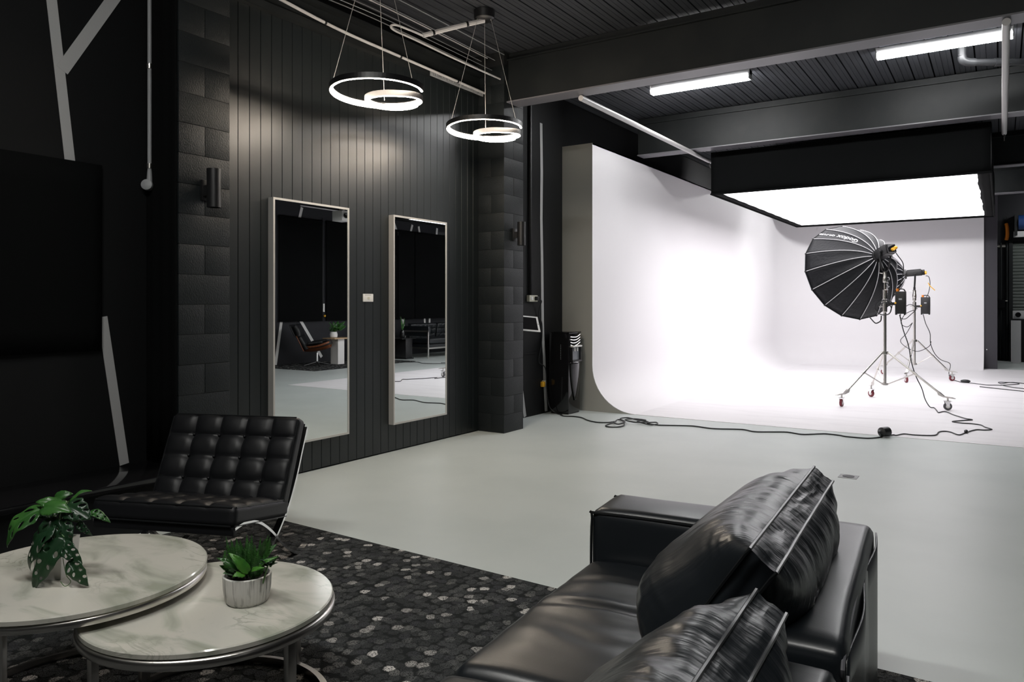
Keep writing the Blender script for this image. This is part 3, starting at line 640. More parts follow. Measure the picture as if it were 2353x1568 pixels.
# ================================================================= LIGHT STANDS
def caster(t, c, fwd, dark):
    """fork and wheel under a foot plate at ground point c"""
    f = Vector(fwd).normalized(); s_ = Vector((-f.y, f.x, 0)); c = Vector((c[0], c[1], .004))
    w_ = put('wheel', MB().lathe([(.018, -.016), (.048, -.016), (.052, -.008), (.052, .008), (.048, .016), (.018, .016)], c+Vector((0, 0, .052)), 24, frame_of(s_)), 'greywheel' if dark else 'redwheel', t)
    put('hub', MB().lathe([(.0, -.019), (.026, -.018), (.026, .018), (.0, .019)], c+Vector((0, 0, .052)), 16, frame_of(s_)), 'white', w_)
    o = Matrix((f, s_, (0, 0, 1))).transposed().to_4x4(); o = Matrix.Translation(c) @ o
    mb = MB()
    for sg in (-1, 1): mb.prism([(-.012, .05), (.012, .05), (.03, .125), (-.045, .125)], sg*.023-.002, sg*.023+.002, 'y', o)
    mb.box(-.05, .045, -.034, .034, .118, .124, o)
    put('fork', mb, 'chrome', t)
    put('stem', MB().cyl(c+Vector((0, 0, .124)), c+Vector((0, 0, .165)), .012, 10), 'satin', t)

def stand(cx, cy, feet, ztop, label, dark):
    t = thing('light_stand', label, 'light stand', (cx, cy, 0), world=True, group='rolling light stands')
    c = lambda z: Vector((cx, cy, z))
    put('column', MB().cyl(c(.27), c(1.32), .021, 16), 'satin', t)
    put('inner_tube', MB().cyl(c(1.3), c(ztop-.14), .015, 14), 'satin', t)
    for z, h in ((1.29, .16), (1.47, .14)): put('lock_collar', MB().lathe([(.022, 0), (.031, .008), (.031, h-.008), (.02, h)], c(z), 14), 'satin', t)
    put('top_receiver', MB().lathe([(.026, 0), (.034, .01), (.034, .07), (.028, .08), (.028, .15), (.02, .155)], c(ztop-.155), 14), 'satin', t)
    put('lock_lever', MB().tube([c(ztop-.03)+Vector((-.02, 0, 0)), c(ztop-.025)+Vector((-.085, -.01, .012))], .007, 8), 'satin', t)
    put('lock_lever', MB().tube([c(1.37), c(1.36)+Vector((-.07, -.03, .01))], .007, 8), 'satin', t)
    put('upper_collar', MB().lathe([(.022, 0), (.045, .006), (.045, .045), (.022, .05)], c(.70), 16), 'satin', t)
    put('lower_collar', MB().lathe([(.022, 0), (.045, .006), (.045, .035), (.022, .04)], c(.27), 16), 'satin', t)
    for i, (fx, fy) in enumerate(feet):
        d = Vector((fx-cx, fy-cy, 0)); L_ = d.length; d.normalize()
        a = c(.725)+d*.05; b = c(.215)+d*(L_-.10)
        put('leg', MB().tube([a, b], .014, 10), 'satin', t)
        m_ = a.lerp(b, .52)
        put('brace', MB().tube([c(.29)+d*.04, m_], .009, 8), 'satin', t)
        put('leg_joint', MB().tube([m_-d*.02+Vector((0, 0, .016)), m_+d*.02-Vector((0, 0, .016))], .019, 10), 'satin', t)
        s_ = Vector((-d.y, d.x, 0)); o = Matrix.Translation(c(0)+d*(L_-.02)) @ Matrix((d, s_, (0, 0, 1))).transposed().to_4x4()
        put('foot_plate', MB().prism([(-.115, .235), (-.09, .24), (-.03, .187), (.06, .178), (.10, .165), (.10, .160), (-.04, .172), (-.10, .195)], -.02, .02, 'y', o), 'satin', t)
        caster(t, (fx-d.x*.01, fy-d.y*.01), (d.x*.8-d.y*.5, d.y*.8+d.x*.5, 0), dark and i == 1)
    return t
P1 = (-1.361, 11.683); P2 = (-1.355, 15.91)
stand(*P1, [(-1.836, 11.12), (-.58, 11.49), (-1.65, 12.55)], 1.86, 'near rolling steel light stand carrying the big black softbox', True)
stand(*P2, [(-.74, 15.95), (-1.42, 15.15), (-1.98, 16.75)], 1.67, 'far rolling steel light stand behind the big softbox', False)

def text_mesh(body, size):
    cu = bpy.data.curves.new('print', 'FONT'); cu.body = body; cu.size = size; cu.resolution_u = 3; cu.offset = size*.018
    o = bpy.data.objects.new('print', cu); COL.objects.link(o)
    dg = bpy.context.evaluated_depsgraph_get(); me = o.evaluated_get(dg).to_mesh()
    bm = bmesh.new(); bm.from_mesh(me); bmesh.ops.triangulate(bm, faces=bm.faces[:])
    bmesh.ops.subdivide_edges(bm, edges=[e for e in bm.edges if e.calc_length() > size*.25], cuts=1); bmesh.ops.triangulate(bm, faces=bm.faces[:])
    bm.verts.index_update(); vs = [v.co.copy() for v in bm.verts]; fs = [[v.index for v in f.verts] for f in bm.faces]; bm.free()
    COL.objects.unlink(o); bpy.data.objects.remove(o); return vs, fs

def softbox(hub, ax, R_, dep, label, texts, t0=PI/2):
    """deep sixteen-panel softbox, ax points from the open face back to the hub"""
    ax = Vector(ax).normalized(); hub = Vector(hub); t = thing('softbox', label, 'softbox', tuple(hub), world=True, group='deep parabolic softboxes')
    u = Vector((0, 0, 1)).cross(ax).normalized(); w_ = ax.cross(u); r0 = .075
    def pt(a, s_, lift=0):                                       # a in ribs, s 0 hub .. 1 rim
        k = math.floor(a); f = a-k; r = r0+(R_-r0)*s_; z = dep*(.88*s_**2.0+.12*s_)
        p = [u*math.cos(t0+(k+j)*PI/8)+w_*math.sin(t0+(k+j)*PI/8) for j in (0, 1)]
        d = p[0]*(1-f)+p[1]*f
        sl = Vector((0, 0, 0)) if lift == 0 else (d.normalized()*.75+ax*.65)*lift
        return hub + d*r - ax*z + sl - d.normalized()*.018*math.sin(f*PI)*math.sin(min(s_, 1)*PI)
    for k in range(16):
        put('panel', MB().grid(lambda a, b: pt(k+b*.9999, a), 14, 6), 'fabric', t, solid=.003)
        put('rib', MB().tube([pt(k, i/14*.985, .005) for i in range(15)], .0055, 6), 'rib', t)
    rim = []
    for k in range(16):
        for j in range(3): rim.append(pt(k+j/3, 1.0))
    put('rim_hem', MB().tube(rim, .008, 6, closed=True), 'fabric', t)
    mb = MB()
    for k in range(16): mb.ball(pt(k, 1.0), .014, 4)
    put('rim_cap', mb, 'blackmetal', t)['kind'] = 'stuff'
    c = hub - ax*(dep-.03); put('front_diffuser', MB().add([c]+[c+(u*math.cos(t0+k*PI/8)+w_*math.sin(t0+k*PI/8))*R_*.97 for k in range(16)], [(0, 1+k, 1+(k+1) % 16) for k in range(16)]), 'soft', t)
    put('speed_ring', MB().lathe([(.055, -.02), (.085, -.02), (.092, .0), (.085, .035), (.055, .035)], hub, 28, frame_of(ax)), 'blackmetal', t)
    for k, body, size, s_in in texts:
        vs, fs = text_mesh(body, size)
        wmax = max(v.x for v in vs); out = []
        for v in vs:
            s_ = s_in + v.x/ (R_*1.25); r = r0+(R_-r0)*s_
            out.append(pt(k+.5+(v.y-size*.33)/(r*2*math.tan(PI/16))*.98, s_, .006))
        put('print', MB().add(out, fs), 'print', t)
    return t
AX1 = Vector((.645, -.704, .298)).normalized(); H1 = Vector((-1.45, 11.67, 2.075))
softbox(H1, AX1, .73, .65, 'big black parabolic softbox on the near stand, its back turned to the room', [(1, 'Godox', .112, .40), (1, 'QR-P150', .052, .78), (9, 'Godox', .112, .40), (9, 'QR-P150', .052, .78)])
AX2 = Vector((1, .05, .08)).normalized(); H2 = Vector((-1.52, 15.90, 1.965))
softbox(H2, AX2, .62, .58, 'second black softbox mostly hidden behind the big near one', [])

def lamp_head(c, ax, pole, ztop, label, plug, L_=.30, w_=.065):
    ax = Vector(ax).normalized(); c = Vector(c); t = thing('studio_light', label, 'studio light', (pole[0], pole[1], ztop), world=True, group='studio lamp heads')
    m = Matrix.Translation(c) @ frame_of(ax)
    put('body', MB().box(-w_, w_, -w_, w_, -L_/2, L_/2-.04, m), 'blackmetal', t, bevel=.012)
    put('rear_panel', MB().box(-w_*.92, w_*.92, -w_*.92, w_*.92, L_/2-.04, L_/2, m), 'gloss', t, bevel=.01)
    put('top_fin', MB().box(-w_*.8, w_*.8, w_, w_+.012, -L_/2+.03, L_/2-.06, m), 'blackmetal', t)
    put('connector', MB().cyl(m @ Vector((0, -w_*.35, L_/2)), m @ Vector((0, -w_*.35, L_/2+.03)), .022, 12), 'yellow', t)
    put('lever', MB().ball(m @ Vector((w_*.7, 0, L_/2+.01)), .025, 6), 'yellow', t) if plug else None
    s_ = (m.to_3x3() @ Vector((1, 0, 0)))
    base = Vector((pole[0], pole[1], ztop))
    for sg in (-1, 1):
        q = c + s_*sg*(w_+.012)
        put('yoke', MB().tube(smooth([q, q+Vector((0, 0, -.10)), base+s_*sg*.045+Vector((0, 0, .03)), base+Vector((0, 0, .015))]), .013, 8), 'blackmetal', t)
        put('yoke_knob', MB().cyl(q-s_*sg*.004, q+s_*sg*.02, .025, 14), 'blackmetal', t)
    put('spigot', MB().cyl(base, base+Vector((0, 0, .05)), .02, 12), 'blackmetal', t)
    return t
lamp_head(H1+AX1*.17, AX1, P1, 1.86, 'black lamp head fixed behind the big near softbox', True)
lamp_head((-1.345, 15.908, 1.985), AX2, P2, 1.67, 'slim black lamp head on the far stand with a yellow tip', True, .32, .055)

def ballast(x, y, z0, px, py, label, w_=.065, h=.31):
    t = thing('power_pack', label, 'power pack', (x, y, z0), world=True, group='power packs on the stands')
    put('case', MB().box(x-w_, x+w_, y-.05, y+.05, z0, z0+h), 'blackmetal', t, bevel=.008)
    for dx in (-w_+.012, w_-.012): put('foot', sbox(x+dx-.012, x+dx+.012, y-.04, y+.04, z0-.012, z0+.002), 'gloss', t)
    put('top_handle', MB().tube(smooth([(x-w_*.8, y, z0+h), (x-w_*.5, y, z0+h+.03), (x+w_*.5, y, z0+h+.03), (x+w_*.9, y, z0+h-.01)]), .008, 8), 'blackmetal', t)
    put('label_plate', sbox(x-.02, x+.02, y-.0515, y-.05, z0+h*.62, z0+h*.69), 'greypipe', t)
    put('clamp', MB().box(px+.02, x-w_+.01, y-.02, y+.02, z0+.12, z0+.16), 'blackmetal', t); put('clamp_knob', MB().ball((x-w_+.005, y-.055, z0+.15), .014, 6), 'yellow', t)
    put('socket', MB().cyl((x-w_*.6, y, z0+h), (x-w_*.6, y, z0+h+.04), .019, 12), 'orange', t)
ballast(-1.16, 11.66, 1.27, *P1, 'black power pack clamped to the near light stand')
ballast(-1.17, 15.88, 1.225, *P2, 'black power pack clamped to the far light stand', .075)
def lead(pts, r, label, g=None):
    p = smooth(pts, 7); t = thing('lamp_cable', label, 'cable', tuple(p[0]), world=True, group=g); put('cable', MB().tube(p, r, 6), 'cable', t); return t
lead([H1+AX1*.34+Vector((.0, 0, -.02)), (-1.17, 11.42, 2.06), (-1.11, 11.45, 1.95), (-1.12, 11.52, 1.80), (-1.16, 11.6, 1.68), (-1.19, 11.66, 1.63)], .006, 'cable curving from the near lamp head down to its power pack')
lead([(-1.17, 15.92, 1.93), (-1.12, 15.92, 1.91), (-1.10, 15.92, 1.78), (-1.13, 15.92, 1.60), (-1.19, 15.9, 1.48), (-1.24, 15.86, 1.38)], .006, 'cable hanging from the far lamp head to its power pack')
lead([(-1.28, 11.60, 1.30), (-1.26, 11.58, 1.42), (-1.33, 11.57, 1.46), (-1.44, 11.58, 1.42), (-1.47, 11.6, 1.33), (-1.40, 11.6, 1.26), (-1.30, 11.6, 1.27), (-1.27, 11.58, 1.36), (-1.34, 11.56, 1.43), (-1.43, 11.58, 1.38)], .007, 'black cable coiled round the near light stand')
lead([(-1.30, 15.85, 1.32), (-1.42, 15.84, 1.40), (-1.55, 15.84, 1.30), (-1.58, 15.84, 1.16), (-1.50, 15.84, 1.13), (-1.40, 15.84, 1.22), (-1.33, 15.84, 1.3), (-1.5, 15.84, 1.22), (-1.57, 15.84, 1.05), (-1.47, 15.84, .98), (-1.38, 15.84, 1.06)], .0065, 'loose black cable looped round the far light stand')
lead([(-1.38, 15.84, 1.06), (-1.48, 15.84, .86), (-1.58, 15.84, .72), (-1.48, 15.84, .60), (-1.30, 15.84, .53), (-1.12, 15.88, .62), (-1.08, 15.9, .72)], .0055, 'thin black cable drooping beneath the far lamp')
lead([(-1.395, 11.6, 1.245), (-1.40, 11.6, 1.18), (-1.43, 11.6, 1.15), (-1.47, 11.6, 1.14), (-1.52, 11.62, 1.19), (-1.565, 11.64, 1.245)], .008, 'grey strap dangling under the big softbox')
t = thing('cable_tag', 'small yellow tag tied on the far lamp cable', 'tag', (-1.10, 15.90, 1.74), world=True)
put('strip', MB().tube([(-1.13, 15.9, 1.80), (-1.10, 15.9, 1.74), (-1.02, 15.9, 1.66)], .008, 5), 'yellow', t)

# ================================================================= RUG
t = thing('lounge_rug', 'dark pebble patterned carpet under the coffee tables and sofa', 'rug', (-2.2, 1.2, 0), rot=math.radians(-1.7))
put('pile', MB().box(-2.09, 3.3, -3.1, 2.03, 0, .012), 'carpet', t)

# ================================================================= COFFEE TABLES
def table(cx, cy, r, z, label, band, legs, arc=None, ext=-.002):
    t = thing('coffee_table', label, 'table', (cx, cy, .012), 0, 'nesting marble coffee tables')
    z -= .012; th = .020
    put('top', MB().lathe([(r-.004, z-th), (r, z-th+.003), (r, z-.004), (r-.004, z), (0, z)], n=96), 'marble', t)
    put('rim_band', MB().lathe([(r-.03, z-th-band), (r+ext-.002, z-th-band), (r+ext, z-th-band+.004), (r+ext, z-th-.008), (r+ext-.004, z-th-.003), (r-.010, z-th-.0005), (r-.03, z-th-.0005)], n=96), 'satin', t)
    for a in legs:
        put('leg', MB().box(r-.036, r-.014, -.017, .017, .02, z-th-band, Matrix.Rotation(math.radians(a), 4, 'Z')), 'satin', t, bevel=.002)
    a0, a1 = arc or (0, 360)
    pts = [((r-.023)*math.cos(math.radians(a0+(a1-a0)*k/80)), (r-.023)*math.sin(math.radians(a0+(a1-a0)*k/80)), 0) for k in range(81 if arc else 80)]
    mb = MB().sweep(pts, [(-.011, 0), (.012, 0), (.013, .004), (.013, .020), (-.011, .024)], closed=arc is None); mb.sm = True
    put('base_ring', mb, 'satin', t)
    return t
table(-2.245, 1.598, .40, .40, 'lower round marble coffee table holding the fern pot', .030, (2, 92, 182, -98), None, .006)
table(-2.715, 1.393, .425, .47, 'taller round marble coffee table holding the drooping monstera', .026, (104, 203.6, -57), (23.6+64, 23.6+296))

# ================================================================= BUTTONED LOUNGE CHAIR
def buttoned(name, sx, sy, th, nx, ny, m_, parent, mtx, bulge=.016, my=0.0):
    """flat cushion in x (width), y (length), z (thickness) with a grid of tufts"""
    ux, uy = 2*sx/nx, 2*sy/ny
    def fn(p, q):
        if q.z > .3:
            a = (p.x/ux+nx/2); b = (p.y/uy+ny/2)
            fa = abs(a-round(a)); fb = abs(b-round(b)); ea = round(a) not in (0, nx); eb = round(b) not in (0, ny)
            g = 0
            if ea: g = max(g, math.exp(-(fa*ux/.007)**2)*.8)
            if eb: g = max(g, math.exp(-(fb*uy/.007)**2)*.8)
            tuft = math.exp(-((fa*ux)**2+(fb*uy)**2)/.028**2) if (ea and eb) else 0
            k = min(1, (q.z-.3)/.7)
            pil = (abs(math.sin(a*PI))*abs(math.sin(b*PI)))**.45
            wr = noise.noise(Vector((p.x*16, p.y*16, 3)))*.003
            p.z += k*(bulge*pil - g*.006 - tuft*.014 + wr)
        return p
    c = put(name, rbox((sx, sy, th/2), .028, 44, fn, mtx), m_, parent, angle=60)
    mb = MB()
    for i in range(1, nx):
        for j in range(1, ny): mb.ball(mtx @ Vector((-sx+i*ux, -sy+j*uy, th/2-.010)), .008, 5)
    put('button', mb, 'leather2', c)['kind'] = 'stuff'
    for s_ in (-1, 1):
        for z in (th/2-.004, -th/2+.004):
            put('piping', MB().tube([mtx @ Vector((s_*(sx-.006), -sy+.02, z)), mtx @ Vector((s_*(sx-.006), sy-.02, z))], .0045, 6), 'piping', c)
            put('piping', MB().tube([mtx @ Vector((-sx+.02, s_*(sy-.006), z)), mtx @ Vector((sx-.02, s_*(sy-.006), z))], .0045, 6), 'piping', c)
    return c
def lounge_chair():
    L_ = Vector((-3.30, 2.96, 0)); wv = Vector((.934, .358, 0)); o = L_-wv*.40
    t = thing('buttoned_chair', 'black buttoned leather lounge chair on crossed steel legs beside the marble tables', 'chair', (o.x, o.y, .0), math.atan2(.358, .934))
    # local: x = width, -y = forward
    bx = lambda f, z: Vector((0, -f, z))
    # back cushion
    a, b = bx(.20, .315), bx(.005, .735); d = (b-a).normalized(); n = Vector((1, 0, 0)).cross(d); n = n if n.y < 0 else -n
    m = Matrix((Vector((1, 0, 0)), d, n)).transposed().to_4x4(); m = Matrix.Translation((a+b)/2 + n*.03) @ m
    buttoned('back_cushion', .395, (b-a).length/2+.01, .085, 5, 4, 'leather2', t, m)
    a, b = bx(.20, .290), bx(.70, .375); d = (b-a).normalized(); n = Vector((0, 0, 1)); n = (n-d*n.dot(d)).normalized()
    m = Matrix((Vector((1, 0, 0)), d, Vector((1, 0, 0)).cross(d))).transposed().to_4x4()
    if m.to_3x3() @ Vector((0, 0, 1)) @ Vector((0, 0, 1)) < 0: m = Matrix((Vector((-1, 0, 0)), d, Vector((-1, 0, 0)).cross(d))).transposed().to_4x4()
    m = Matrix.Translation((a+b)/2+n*.012) @ m
    buttoned('seat_cushion', .395, (b-a).length/2+.015, .095, 5, 4, 'leather2', t, m)
    for s_ in (-1, 1):
        x = s_*.375
        def bar(pts, nm):
            p = smooth([(x, -f, z) for f, z in pts], 8); mb = MB(); vs = []; n_ = len(p)
            for i, q in enumerate(p):
                a_ = p[max(0, i-1)]; b_ = p[min(n_-1, i+1)]; tg = (b_-a_).normalized(); nn = Vector((1, 0, 0)).cross(tg)
                vs += [q+Vector((e*.0175, 0, 0))+nn*g*.0065 for e, g in ((-1,-1), (1,-1), (1,1), (-1,1))]
            fs = [(4*i+k, 4*i+(k+1) % 4, 4*i+4+(k+1) % 4, 4*i+4+k) for i in range(n_-1) for k in range(4)] + [(0,1,2,3), tuple(range(4*n_-1, 4*n_-5, -1))]
            mb.add(vs, fs); mb.sm = True; put(nm, mb, 'chrome', t, angle=50)
        bar([(-.030, .700), (.03, .58), (.10, .44), (.20, .29), (.34, .16), (.50, .06), (.66, .016)], 'back_leg')
        bar([(.70, .330), (.60, .335), (.48, .300), (.36, .22), (.25, .12), (.12, .035), (.04, .016), (-.03, .030)], 'seat_leg')
    for f, z in ((.10, .43), (.22, .282), (.56, .318)): put('cross_bar', MB().box(-.375, .375, -f-.015, -f+.015, z-.006, z+.006), 'chrome', t)
    put('front_bar', MB().box(-.385, .385, -.705, -.675, .296, .338), 'leather2', t, bevel=.004)
    for k in range(7):
        x = -.3+.1*k; put('strap', MB().box(x-.018, x+.018, -.66, -.20, .300, .304, Matrix.Translation((0, 0, -.01))), 'leather2', t)
    return t
lounge_chair()

# ================================================================= SOFA
SY = math.radians(4.5)
SO = Vector((-.375, 2.93, 0))                                   # outer far corner of the back; local -x = towards the seat front, -y = along the sofa
def sofa():
    t = thing('leather_sofa', 'large black leather sofa with low square arm, seen from behind', 'sofa', tuple(SO), SY)
    wr = lambda amp, sc_: (lambda p, q: p + Vector((noise.noise(p*sc_), noise.noise(p*sc_+Vector((7, 0, 0))), noise.noise(p*sc_+Vector((0, 9, 0)))))*amp)
    T = Matrix.Translation
    def blk(nm, x0, x1, y0, y1, z0, z1, r=.03, puff=(0, 0, 0), amp=.004, sc_=5, n=20, m_='leather', pr=t):
        h = Vector(((x1-x0)/2, (y1-y0)/2, (z1-z0)/2)); c = Vector(((x0+x1)/2, (y0+y1)/2, (z0+z1)/2)); f2 = wr(amp, sc_)
        def fn(p, q):
            e = lambda a: max(0, 1-a*a)**.6
            p.z += puff[2]*(q.z if q.z > 0 else 0)*e(q.x)*e(q.y); p.x += puff[0]*q.x*e(q.y)*e(q.z)*(1 if abs(q.x) > .9 else 0); p.y += puff[1]*q.y*e(q.x)*e(q.z)*(1 if abs(q.y) > .9 else 0)
            return f2(p+c, q)-c
        return put(nm, rbox(h, r, n, fn, T(c)), m_, pr, angle=70)
    # low plinth body
    blk('base', -.93, -.02, -3.15, -.03, .10, .30, .02, amp=.002)
    # arm and its piping
    arm = blk('arm', -.965, -.01, -.275, 0, .10, .622, .035, (0, .006, .010), .004, 4, 26)
    for y in (-.270, -.006):
        put('piping', MB().tube(smooth([(-.955, y, .13), (-.962, y, .35), (-.958, y, .585), (-.935, y, .607), (-.6, y, .611), (-.25, y, .609), (-.02, y, .611)], 5), .0055, 6), 'piping', arm)
    # back sections: far and near module
    for k, (y0, y1, x0) in enumerate(((-1.115, -.002, -.165), (-2.20, -1.165, -.165))):
        bk = blk('back', x0, 0 if k == 0 else -.012, y0, y1, .10, .628 if k == 0 else .612, .03, (.004, 0, .012), .003, 4, 26)
        for x in (x0+.008, -.008 if k == 0 else -.02):
            put('piping', MB().tube(smooth([(x, y1-.03, .606 if k == 0 else .590), (x-.002, (y0+y1)/2, .612 if k == 0 else .596), (x, y0+.03, .606 if k == 0 else .590), (x, y0+.012, .55)], 6), .005, 6), 'seam', bk)
        put('skirt_flap', MB().grid(lambda u, v: (.006+.008*math.sin(u*11), y1-.01-(y1-y0-.02)*u, .12+.48*v), 20, 6), 'leather', t, solid=.006)
    # seat cushions
    def seat(y0, y1):
        h = Vector((.41, (y1-y0)/2, .10)); c = Vector((-.555, (y0+y1)/2, .345)); 
        def fn(p, q):
            e = max(0, 1-q.x**4)*max(0, 1-q.y**4)
            if q.z > .2:
                p.z += .022*e*q.z
                g = c+p
                wsm = noise.noise(Vector((g.x*3.0, g.y*13+1.5*noise.noise(g*3), 1)))*.006 + noise.noise(g*5)*.007
                p.z += wsm*e*q.z
                p.z -= .008*math.exp(-((q.y-.05*q.x)/.022)**2)*q.z - .006*math.exp(-((abs(q.y)-.07)/.06)**2)*q.z
            if q.x < -.5: p.x -= .012*(1-q.y**2)*(1-q.z**2)
            if q.x < -.6 and q.z > .5: p.z -= .012*((-q.x-.6)/.4)**2
            return p
        o = put('seat_cushion', rbox(h, .045, 56, fn, T(c)), 'leather', t, angle=80)
        put('piping', MB().tube(smooth([(-.955, y0+.03, .405), (-.963, (y0+y1)/2, .41), (-.955, y1-.03, .405)], 6), .005, 6), 'piping', o)
        return o
    seat(-1.262, -.278); seat(-2.25, -1.268)
    for x, y in ((-.90, -.10), (-.08, -.10), (-.90, -2.9), (-.08, -2.9)): put('foot', MB().cyl((x, y, .012), (x, y, .11), .022, 12), 'satin', t)
    return t
sofa()
SM = Matrix.Translation(SO) @ Matrix.Rotation(SY, 4, 'Z')
def back_cushion(c, L_, H_, T_, lean, yaw, label, seed, roll=0):
    """loose cushion: gusset box between two piping seams, both faces puffed, wrinkled from the seams"""
    mw = SM @ Matrix.Translation(c) @ Matrix.Rotation(yaw, 4, 'Z') @ Matrix.Rotation(lean, 4, 'Y') @ Matrix.Rotation(roll, 4, 'X')
    t = thing('back_cushion', label, 'cushion', tuple(mw @ Vector((0, 0, -H_/2))), world=True, group='loose sofa back cushions')
    gx, gy, gz = .036, L_/2, H_/2
    def fn(q):
        y = q.y*gy; z = q.z*gz
        f = (1-q.y**4)*(1-q.z**4)
        # ears: sides drawn in between the corners
        z *= 1-.07*(1-q.y**2)*abs(q.z)**2; y *= 1-.05*(1-q.z**2)*abs(q.y)**2
        edge = max(abs(q.y), abs(q.z))
        x = q.x*gx + (1 if q.x > 0 else -1)*abs(q.x)**3*(T_/2)*max(0, f)**.62*(1.15-.45*q.z)
        s_ = seed*3.1
        ez = math.exp(-((1-abs(q.z))/.55)**2); ey = math.exp(-((1-abs(q.y))/.45)**2)
        rg = lambda v: (1-abs(noise.noise(v))*2.2)
        wv = 2.2*noise.noise(Vector((y*2.5, z*5, s_)))
        n1 = rg(Vector((y*11+s_+wv, z*2.2, s_)))*ez*.75 + rg(Vector((y*26+s_+wv*2, z*3.5, s_+4)))*ez*ez*.30
        n2 = rg(Vector((z*12+s_+wv, y*2.4, s_+5)))*ey
        n3 = noise.noise(Vector((y*5, z*5, s_+9)))
        a = .013*n1+.008*n2+.012*n3
        y += .006*noise.noise(Vector((z*7, q.x, s_+20))); z += .007*noise.noise(Vector((y*7, q.x*.8, s_+30)))
        p = Vector((x, y, z))
        if abs(q.x) > .99: p.x += a*(1 if q.x > 0 else -1)*min(1, f*5)
        else:
            g = (1-abs(noise.noise(Vector((y*26+s_, q.x*1.0, s_+2))))*2.2)*.0032*(1-q.x**2)
            if abs(q.z) > .99: p.z += (g-.001*(1-q.x**2))*(1 if q.z > 0 else -1)
            if abs(q.y) > .99: p.y += (g-.001*(1-q.x**2))*(1 if q.y > 0 else -1)
        return p
    bm = bmesh.new(); bmesh.ops.create_cube(bm, size=2); bmesh.ops.subdivide_edges(bm, edges=bm.edges[:], cuts=52, use_grid_fill=True)
    mb = MB(); bm.verts.index_update(); mb.add([mw @ fn(v.co) for v in bm.verts], [[v.index for v in f.verts] for f in bm.faces]); bm.free(); mb.sm = True
    put('cover', mb, 'creased', t, angle=75)
    for sx in (-1, 1):
        loop = [(sx, -1+2*i/40, 1) for i in range(40)] + [(sx, 1, 1-2*i/24) for i in range(24)] + [(sx, 1-2*i/40, -1) for i in range(40)] + [(sx, -1, -1+2*i/24) for i in range(24)]
        pts = []
        for q in loop:
            p = fn(Vector(q)); cc = Vector((p.x, p.y, p.z)); k = Vector((0, q[1] if abs(q[1]) > .99 else 0, q[2] if abs(q[2]) > .99 else 0)).normalized()*.0015
            pts.append(mw @ (cc+k+Vector((sx*.001, 0, 0))))
        put('piping', MB().tube(pts, .0048, 6, closed=True), 'piping', t)
    return t
back_cushion((-.282, -.655, .637), 1.0, .43, .27, math.radians(34), math.radians(-1.2), 'plump black leather back cushion leaning in the sofa corner by the arm', 1)
back_cushion((-.262, -1.75, .590), 1.0, .40, .24, math.radians(33), math.radians(-1.5), 'second black leather back cushion, in front of the near seat, cut by the picture edge', 2)
# ================================================================= PLANTS
RV = Vector((.8397, .543, 0)); TV = Vector((.543, -.8397, 0)); UV = Vector((0, 0, 1))
def rtu(r, t, u): return RV*r + TV*t + UV*u
def inpoly(p, poly):
    x, y = p; c = False; n = len(poly)
    for i in range(n):
        x0, y0 = poly[i]; x1, y1 = poly[i-1]
        if (y0 > y) != (y1 > y) and x < (x1-x0)*(y-y0)/(y1-y0)+x0: c = not c
    return c
def leaf2d(L_, W_, holes, seed, cell=.010):
    """flat leaf with real holes: triangles in (u along, v across)"""
    rnd = random.Random(seed); out = []
    for i in range(29):
        a = i/28; w_ = W_/2*(math.sin(PI*a**.72)**.75)*(1-.25*a); out.append((a*L_, w_*(1+.05*math.sin(a*26+seed))))
    poly = out + [(x, -y) for x, y in out[-2:0:-1]]
    hl = []
    if holes:
        for sg in (-1, 1):
            for k in range(3):
                a = .27+.22*k+rnd.uniform(-.02, .02); w_ = W_/2*(math.sin(PI*a**.72)**.75)*(1-.25*a); r = rnd.uniform(.75, 1.25)
                cx, cy = a*L_, sg*w_*rnd.uniform(.45, .62); ra, rb = .038*L_*r, .30*w_*r; th = sg*.75
                hl.append([(cx+ra*math.cos(q)*math.sin(th)*.0+ (math.cos(q)*rb*math.cos(th)-math.sin(q)*ra*math.sin(th)), cy+(math.cos(q)*rb*math.sin(th)+math.sin(q)*ra*math.cos(th))) for q in [2*PI*j/10 for j in range(10)]])
    pts = []; ed = []
    for lp in [poly]+hl:
        n0 = len(pts); pts += lp; ed += [(n0+i, n0+(i+1) % len(lp)) for i in range(len(lp))]
    nx = max(4, int(L_/cell)); ny = max(2, int(W_/cell))
    for i in range(1, nx):
        for j in range(-ny, ny+1):
            p = (L_*i/nx, W_/2*j/ny)
            if inpoly(p, poly) and not any(inpoly(p, h) for h in hl): pts.append(p)
    v, e, f, *_ = delaunay_2d_cdt([Vector(p) for p in pts], ed, [], 0, 1e-6)
    v = [(q.x, q.y) for q in v]; fs = []
    for t in f:
        c = (sum(v[i][0] for i in t)/3, sum(v[i][1] for i in t)/3)
        if inpoly(c, poly) and not any(inpoly(c, h) for h in hl): fs.append(tuple(t))
    return v, fs
def leaf(parent, B_, T_, W_, nrm, m_, holes=False, seed=0, arch=.15, cup=.25, cell=.010):
    B_ = Vector(B_); T_ = Vector(T_); L_ = (T_-B_).length; d = (T_-B_).normalized(); n = Vector(nrm); n = (n-d*n.dot(d)).normalized(); s_ = d.cross(n)
    v, fs = leaf2d(L_, W_, holes, seed, cell); vs = []
    for u, x in v:
        a = u/L_; h = arch*L_*4*a*(1-a)
        c = abs(x)/(W_/2)
        vs.append(B_+d*u+s_*x+n*(h + cup*abs(x)*(.35+.65*(1-a)) - .12*W_*c**2 + .006*math.sin(u*70+seed)*c - .0025*math.exp(-(x/.004)**2)))
    mb = MB().add(vs, fs); mb.sm = True
    return put('leaf', mb, m_, parent, solid=.0012, angle=80)

